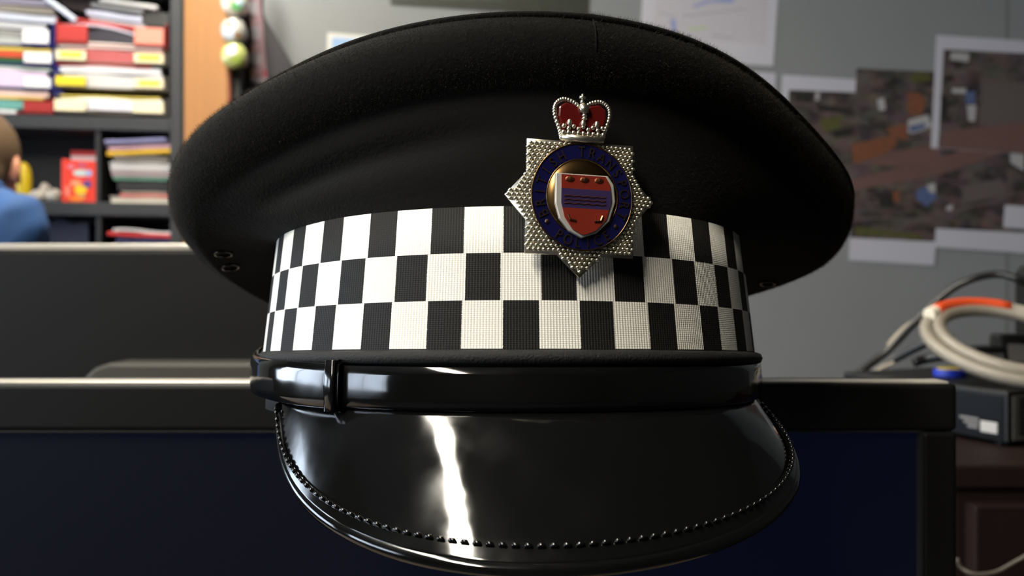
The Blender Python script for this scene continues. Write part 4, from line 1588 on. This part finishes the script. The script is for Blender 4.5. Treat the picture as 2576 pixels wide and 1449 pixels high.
o, c, Yp = sheet('photo_sheet', 'aerial photo sheet with orange roofs, trimmed without white edge', 'photo sheet', [(2155, 172), (2385, 182), (2366, 426), (2142, 415)], aer, 3, ga)
on_sheet('photo_print', o, c, Yp, [([(2142, 362), (2250, 340), (2258, 362), (2232, 385), (2146, 412)], 1), ([(2156, 366), (2240, 348), (2244, 358), (2158, 384)], 1), ([(2230, 322), (2282, 312), (2282, 356), (2240, 340)], 1), ([(2282, 234), (2312, 232), (2330, 254), (2320, 288), (2286, 290)], 1), ([(2284, 302), (2334, 288), (2344, 318), (2300, 336), (2284, 334)], 4), ([(2286, 318), (2326, 310), (2330, 320), (2300, 332), (2288, 330)], 3), ([(2342, 234), (2366, 226), (2382, 280), (2360, 284)], 5), ([(2206, 250), (2224, 246), (2228, 276), (2212, 280)], 4), ([(2290, 186), (2340, 184), (2344, 204), (2296, 210)], 7), ([(2146, 412), (2240, 385), (2366, 356), (2366, 426)], 2), ([(2290, 362), (2366, 348), (2366, 354), (2290, 369)], 6)], PM)
o, c, Yp = sheet('photo_sheet', 'aerial photo sheet with white bottom strip, nearer the cable side', 'photo sheet', [(2366, 366), (2640, 384), (2622, 640), (2352, 622)], M_sheet, 4, ga)
on_sheet('photo_print', o, c, Yp, [([(2366, 366), (2640, 384), (2622, 588), (2354, 574)], 0), ([(2360, 398), (2640, 300), (2640, 346), (2362, 440)], 2), ([(2420, 470), (2520, 448), (2530, 490), (2424, 512)], 6), ([(2540, 372), (2576, 380), (2576, 430), (2542, 410)], 4), ([(2354, 536), (2520, 500), (2522, 506), (2354, 542)], 6), ([(2380, 520), (2396, 514), (2396, 528), (2382, 530)], 4)], PM)
o, c, Yp = sheet('photo_sheet', 'aerial photo sheet with white top and left strips below the wall seam', 'photo sheet', [(2356, 88), (2660, 108), (2644, 392), (2342, 372)], M_sheet, 5, ga)
on_sheet('photo_print', o, c, Yp, [([(2374, 124), (2660, 138), (2644, 392), (2360, 372)], 0), ([(2392, 132), (2438, 134), (2436, 156), (2390, 150)], 4), ([(2470, 206), (2660, 214), (2650, 330), (2462, 316)], 6), ([(2430, 230), (2454, 230), (2452, 262), (2428, 260)], 3), ([(2432, 264), (2456, 264), (2452, 306), (2436, 304)], 4), ([(2374, 330), (2640, 300), (2640, 390), (2362, 372)], 2), ([(2394, 222), (2430, 222), (2430, 236), (2394, 234)], 4), ([(2374, 190), (2400, 190), (2398, 204), (2374, 204)], 5), ([(2366, 240), (2384, 240), (2384, 300), (2368, 290)], 5)], PM)
o, c, Yp = sheet('photo_sheet', 'blank white sheet corner overlapping the aerial photos beneath the coiled cable wall', 'photo sheet', [(2528, 516), (2660, 524), (2656, 582), (2524, 572)], M_sheet, 6, ga)
o['label'] = 'small blank white sheet overlapping the aerial photos at their right'
# white map sheet, top
o, c, Yp = sheet('map_sheet', 'white map sheet with pale blue river lines above the cap', 'map', [(1622, -90), (1962, -72), (1945, 166), (1606, 146)], mat('map_paper', (206, 204, 214), 0.8, vary=0.04, vscale=10), 0)
on_sheet('map_print', o, c, Yp, [([(1652, -60), (1938, -46), (1925, 112), (1640, 92)], 0), ([(1742, 14), (1775, 2), (1830, -6), (1850, -2), (1842, 8), (1790, 6), (1746, 20)], 1), ([(1685, 50), (1700, 48), (1702, 88), (1694, 90)], 1), ([(1732, 70), (1780, 66), (1780, 72), (1734, 78)], 2), ([(1792, 86), (1844, 96), (1844, 98), (1792, 89)], 3), ([(1660, 30), (1700, 44), (1700, 46), (1660, 33)], 3), ([(1716, 40), (1880, 20), (1880, 22), (1716, 43)], 3)],
         [mat('map_tint', (200, 196, 204), 0.8, vary=0.06, vscale=60), mat('map_blue', (150, 160, 206), 0.8), mat('map_green', (186, 206, 160), 0.8), mat('map_line', (160, 160, 176), 0.8)])
# dark poster at the top
o, c, Yp = sheet('poster', 'dark green poster above the cap on the back wall', 'poster', [(990, -260), (1494, -230), (1480, 42), (982, 11)], mat('poster_green', (44, 48, 38), 0.6, vary=0.3, vscale=30), 1)
on_sheet('poster_print', o, c, Yp, [([(1110, -8), (1200, -4), (1200, 0), (1110, -3)], 0), ([(1210, -4), (1268, 0), (1268, 3), (1210, 0)], 0)], [mat('poster_mark', (74, 82, 66), 0.6)])
# small picture with blue sky
o, c, Yp = sheet('picture_print', 'small white bordered picture with blue sky behind the cap', 'picture', [(824, 82), (1010, 96), (1000, 330), (816, 316)], mat('picture_border', (206, 206, 204), 0.7), 1)
on_sheet('sky_print', o, c, Yp, [([(836, 94), (996, 106), (988, 220), (830, 206)], 0), ([(830, 206), (988, 220), (986, 318), (826, 306)], 1)], [mat('picture_sky', (140, 172, 214), 0.6, vary=0.12, vscale=14), mat('picture_ground', (110, 120, 90), 0.7, vary=0.3, vscale=30)])

# ------------------------------------------------------------------ person in a blue shirt, bent forward with the back to us
def capsule(mb, a, b_, ra, rb, seg=14):
    a, b_ = Vector(a), Vector(b_)
    n_ = 6
    pts, rs = [], []
    d = (b_ - a)
    L = d.length
    u = d / L
    for k in range(4, 0, -1):
        t_ = k / 4.0
        pts.append(a - u * ra * math.sin(t_ * PI / 2) * 0.98)
        rs.append(max(ra * math.cos(t_ * PI / 2), ra * 0.08))
    for k in range(n_ + 1):
        pts.append(a + d * k / n_)
        rs.append(ra + (rb - ra) * k / n_)
    for k in range(1, 5):
        t_ = k / 4.0
        pts.append(b_ + u * rb * math.sin(t_ * PI / 2) * 0.98)
        rs.append(max(rb * math.cos(t_ * PI / 2), rb * 0.08))
    mb.tube(pts, rs, seg)


def remeshed(mb, name, m, parent, voxel, smooth_it=6, disp=None):
    o = mb.build(name, m)
    rm = o.modifiers.new('r', 'REMESH')
    rm.mode = 'VOXEL'
    rm.voxel_size = voxel
    sm_ = o.modifiers.new('s', 'SMOOTH')
    sm_.iterations = smooth_it
    sm_.factor = 0.5
    dg = bpy.context.evaluated_depsgraph_get()
    me = bpy.data.meshes.new_from_object(o.evaluated_get(dg))
    o.modifiers.clear()
    o.data = me
    me.materials.clear()
    me.materials.append(m)
    me.polygons.foreach_set('use_smooth', [True] * len(me.polygons))
    if parent is not None:
        o.parent = parent
    return o


HY = 1.86
hc = W(-50, 415, HY)            # middle of the head
PB = Vector((hc.x - 0.02, HY - 0.10, 0.0))
per = thing('person', 'person with short brown hair in a blue shirt, back turned, before the bookcase', 'person', PB)
H = hc - PB
M_skin = mat('skin', (208, 142, 112), 0.5, vary=0.06, vscale=40)
yaw = Matrix.Rotation(math.radians(14), 3, 'Z')


def hp_(x, y, z):
    return H + yaw @ Vector((x, y, z))


bdy = MB()
# head: skull, jaw, nose, ears; face looks away (+Y)
bdy.ball(hp_(0, -0.010, 0.018), (0.076, 0.094, 0.100), 20, 14)
bdy.ball(hp_(0, 0.030, -0.045), (0.060, 0.066, 0.074), 18, 12)
bdy.ball(hp_(0, 0.058, -0.092), (0.034, 0.028, 0.024), 12, 8)
bdy.ball(hp_(0, 0.104, -0.024), (0.013, 0.016, 0.022), 10, 8)
bdy.ball(hp_(0, 0.084, 0.026), (0.052, 0.016, 0.012), 12, 8)
bdy.ball(hp_(0, 0.090, -0.062), (0.024, 0.010, 0.007), 10, 6)
bdy.ball(hp_(0.026, 0.089, -0.002), (0.011, 0.008, 0.008), 10, 6)
bdy.ball(hp_(-0.026, 0.089, -0.002), (0.011, 0.008, 0.008), 10, 6)
for sx in (-1, 1):
    em_ = Matrix.Rotation(math.radians(sx * 24), 3, 'Z')
    bdy.ball(hp_(sx * 0.077, -0.020, -0.010), (0.009, 0.020, 0.031), 10, 8, m3=yaw @ em_)
    bdy.ball(hp_(sx * 0.077, -0.004, -0.030), (0.007, 0.010, 0.013), 8, 6, m3=yaw @ em_)
neck0 = Vector((H.x - 0.005, H.y - 0.055, H.z - 0.15))
capsule(bdy, neck0, hp_(0, -0.015, -0.035), 0.058, 0.055)
# trunk, bent forward from the hips
hip = Vector((-0.03, -0.16, 0.86))
chest = Vector((H.x - 0.03, H.y - 0.12, H.z - 0.27))
capsule(bdy, hip, chest, 0.125, 0.135)
sh_l = Vector((chest.x - 0.155, chest.y + 0.01, H.z - 0.145))
sh_r = Vector((chest.x + 0.150, chest.y + 0.02, H.z - 0.145))
capsule(bdy, sh_l, sh_r, 0.055, 0.055)
arms = []
for sgn, s_ in ((-1, sh_l), (1, sh_r)):
    el = s_ + Vector((sgn * 0.025, 0.10, -0.25))
    wr_ = el + Vector((-sgn * 0.05, 0.20, 0.03))
    capsule(bdy, s_, el, 0.048, 0.038)
    capsule(bdy, el, wr_, 0.037, 0.025)
    arms.append((s_, el, wr_))
    palm = wr_ + Vector((0, 0.05, -0.004))
    bdy.ball(palm, (0.040, 0.048, 0.016), 14, 8)
    for q, (ox, ln) in enumerate(((-0.028, 0.062), (-0.009, 0.072), (0.010, 0.068), (0.028, 0.052))):
        a = palm + Vector((ox, 0.036, 0))
        k1 = a + Vector((ox * 0.1, ln * 0.55, -0.006))
        capsule(bdy, a, k1, 0.0088, 0.0082, 8)
        capsule(bdy, k1, k1 + Vector((0, ln * 0.42, -0.020)), 0.0082, 0.0070, 8)
    a = palm + Vector((-sgn * 0.034, -0.012, -0.002))
    k1 = a + Vector((-sgn * 0.026, 0.030, -0.010))
    capsule(bdy, a, k1, 0.0110, 0.0095, 8)
    capsule(bdy, k1, k1 + Vector((-sgn * 0.006, 0.028, -0.010)), 0.0092, 0.0078, 8)
legs = []
for sgn in (-1, 1):
    h_ = hip + Vector((sgn * 0.085, 0.0, -0.02))
    kn = Vector((h_.x + sgn * 0.01, h_.y + 0.03, 0.46))
    an = Vector((kn.x, kn.y - 0.03, 0.09))
    capsule(bdy, h_, kn, 0.085, 0.055)
    capsule(bdy, kn, an, 0.052, 0.036)
    bdy.ball((an.x, an.y + 0.06, 0.035), (0.042, 0.12, 0.032), 14, 8)
    legs.append((h_, kn, an))
body = remeshed(bdy, 'body', M_skin, per, 0.0058, 3)
# shirt
sh_ = MB()
capsule(sh_, hip + Vector((0, 0, 0.03)), chest, 0.150, 0.158, 20)
capsule(sh_, sh_l, sh_r, 0.078, 0.078, 18)
capsule(sh_, Vector((chest.x, chest.y + 0.02, chest.z + 0.06)), neck0 + Vector((0, -0.005, 0.084)), 0.130, 0.072, 18)
for s_ in (sh_l, sh_r):
    capsule(sh_, neck0 + Vector((0, -0.008, 0.062)), s_ + Vector((0, 0, -0.005)), 0.078, 0.074, 18)
for s_, el, wr_ in arms:
    capsule(sh_, s_, el, 0.074, 0.058, 16)
    capsule(sh_, el, el.lerp(wr_, 0.92), 0.056, 0.040, 16)
rnd2 = random.Random(3)
M_shirt = mat('blue_shirt', (50, 88, 144), 0.8, bump=0.9, bscale=22, vary=0.18, vscale=10, stretch=(1, 1, 0.55))
shirt = remeshed(sh_, 'shirt', M_shirt, per, 0.010, 8)
# folds: push the cloth in and out along slanting lines
for v in shirt.data.vertices:
    c = v.co
    v.co = c + v.normal * (0.006 * math.sin(38 * (c.z * 0.8 + c.x * 0.9) + 3 * math.sin(9 * c.x)) + 0.003 * math.sin(70 * (c.z - c.x)))
co_ = MB()
nc = neck0 + Vector((0, 0.000, 0.112))
for r_, dz in ((0.068, 0.0), (0.070, 0.022), (0.076, 0.006)):
    pass
col_rows = [[nc + Vector((r_ * math.cos(2 * PI * i / 28), r_ * 1.02 * math.sin(2 * PI * i / 28), dz + 0.010 * -math.sin(2 * PI * i / 28))) for i in range(28)] for r_, dz in ((0.072, -0.014), (0.066, 0.016), (0.070, 0.018), (0.082, -0.012))]
co_.grid(col_rows, closed=True)
co_.build('collar', M_shirt, shirt, smooth=True)
# trousers and shoes
tr_ = MB()
capsule(tr_, hip + Vector((-0.06, 0, 0.03)), hip + Vector((0.06, 0, 0.03)), 0.138, 0.138, 18)
for h_, kn, an in legs:
    capsule(tr_, h_, kn, 0.102, 0.075, 16)
    capsule(tr_, kn, an + Vector((0, 0, 0.03)), 0.072, 0.062, 16)
remeshed(tr_, 'trousers', mat('dark_trousers', (32, 34, 42), 0.85), per, 0.012, 6)
for h_, kn, an in legs:
    so = MB()
    so.ball((an.x, an.y + 0.055, 0.045), (0.052, 0.14, 0.045), 16, 10)
    for v_ in so.v:
        v_.z = max(v_.z, 0.0)
    so.build('shoe', M_black, per, smooth=True)
# short hair
ha = MB()
ha.ball(hp_(0, -0.018, 0.026), (0.0795, 0.0935, 0.0975), 26, 18)
ha.ball(hp_(0, -0.044, -0.018), (0.066, 0.062, 0.072), 22, 14)
for v_ in ha.v:
    l_ = yaw.transposed() @ (v_ - H)
    # hairline: leave the face, the ears and the nape free
    if l_.y > 0.045 and l_.z < 0.055:
        l_.y = 0.045
    if l_.z < -0.072:
        l_.z = -0.072
    v_.xyz = H + yaw @ l_
remeshed(ha, 'hair', mat('brown_hair', (96, 74, 50), 0.75, bump=0.6, bscale=260, vary=0.3, vscale=120), per, 0.006, 3)
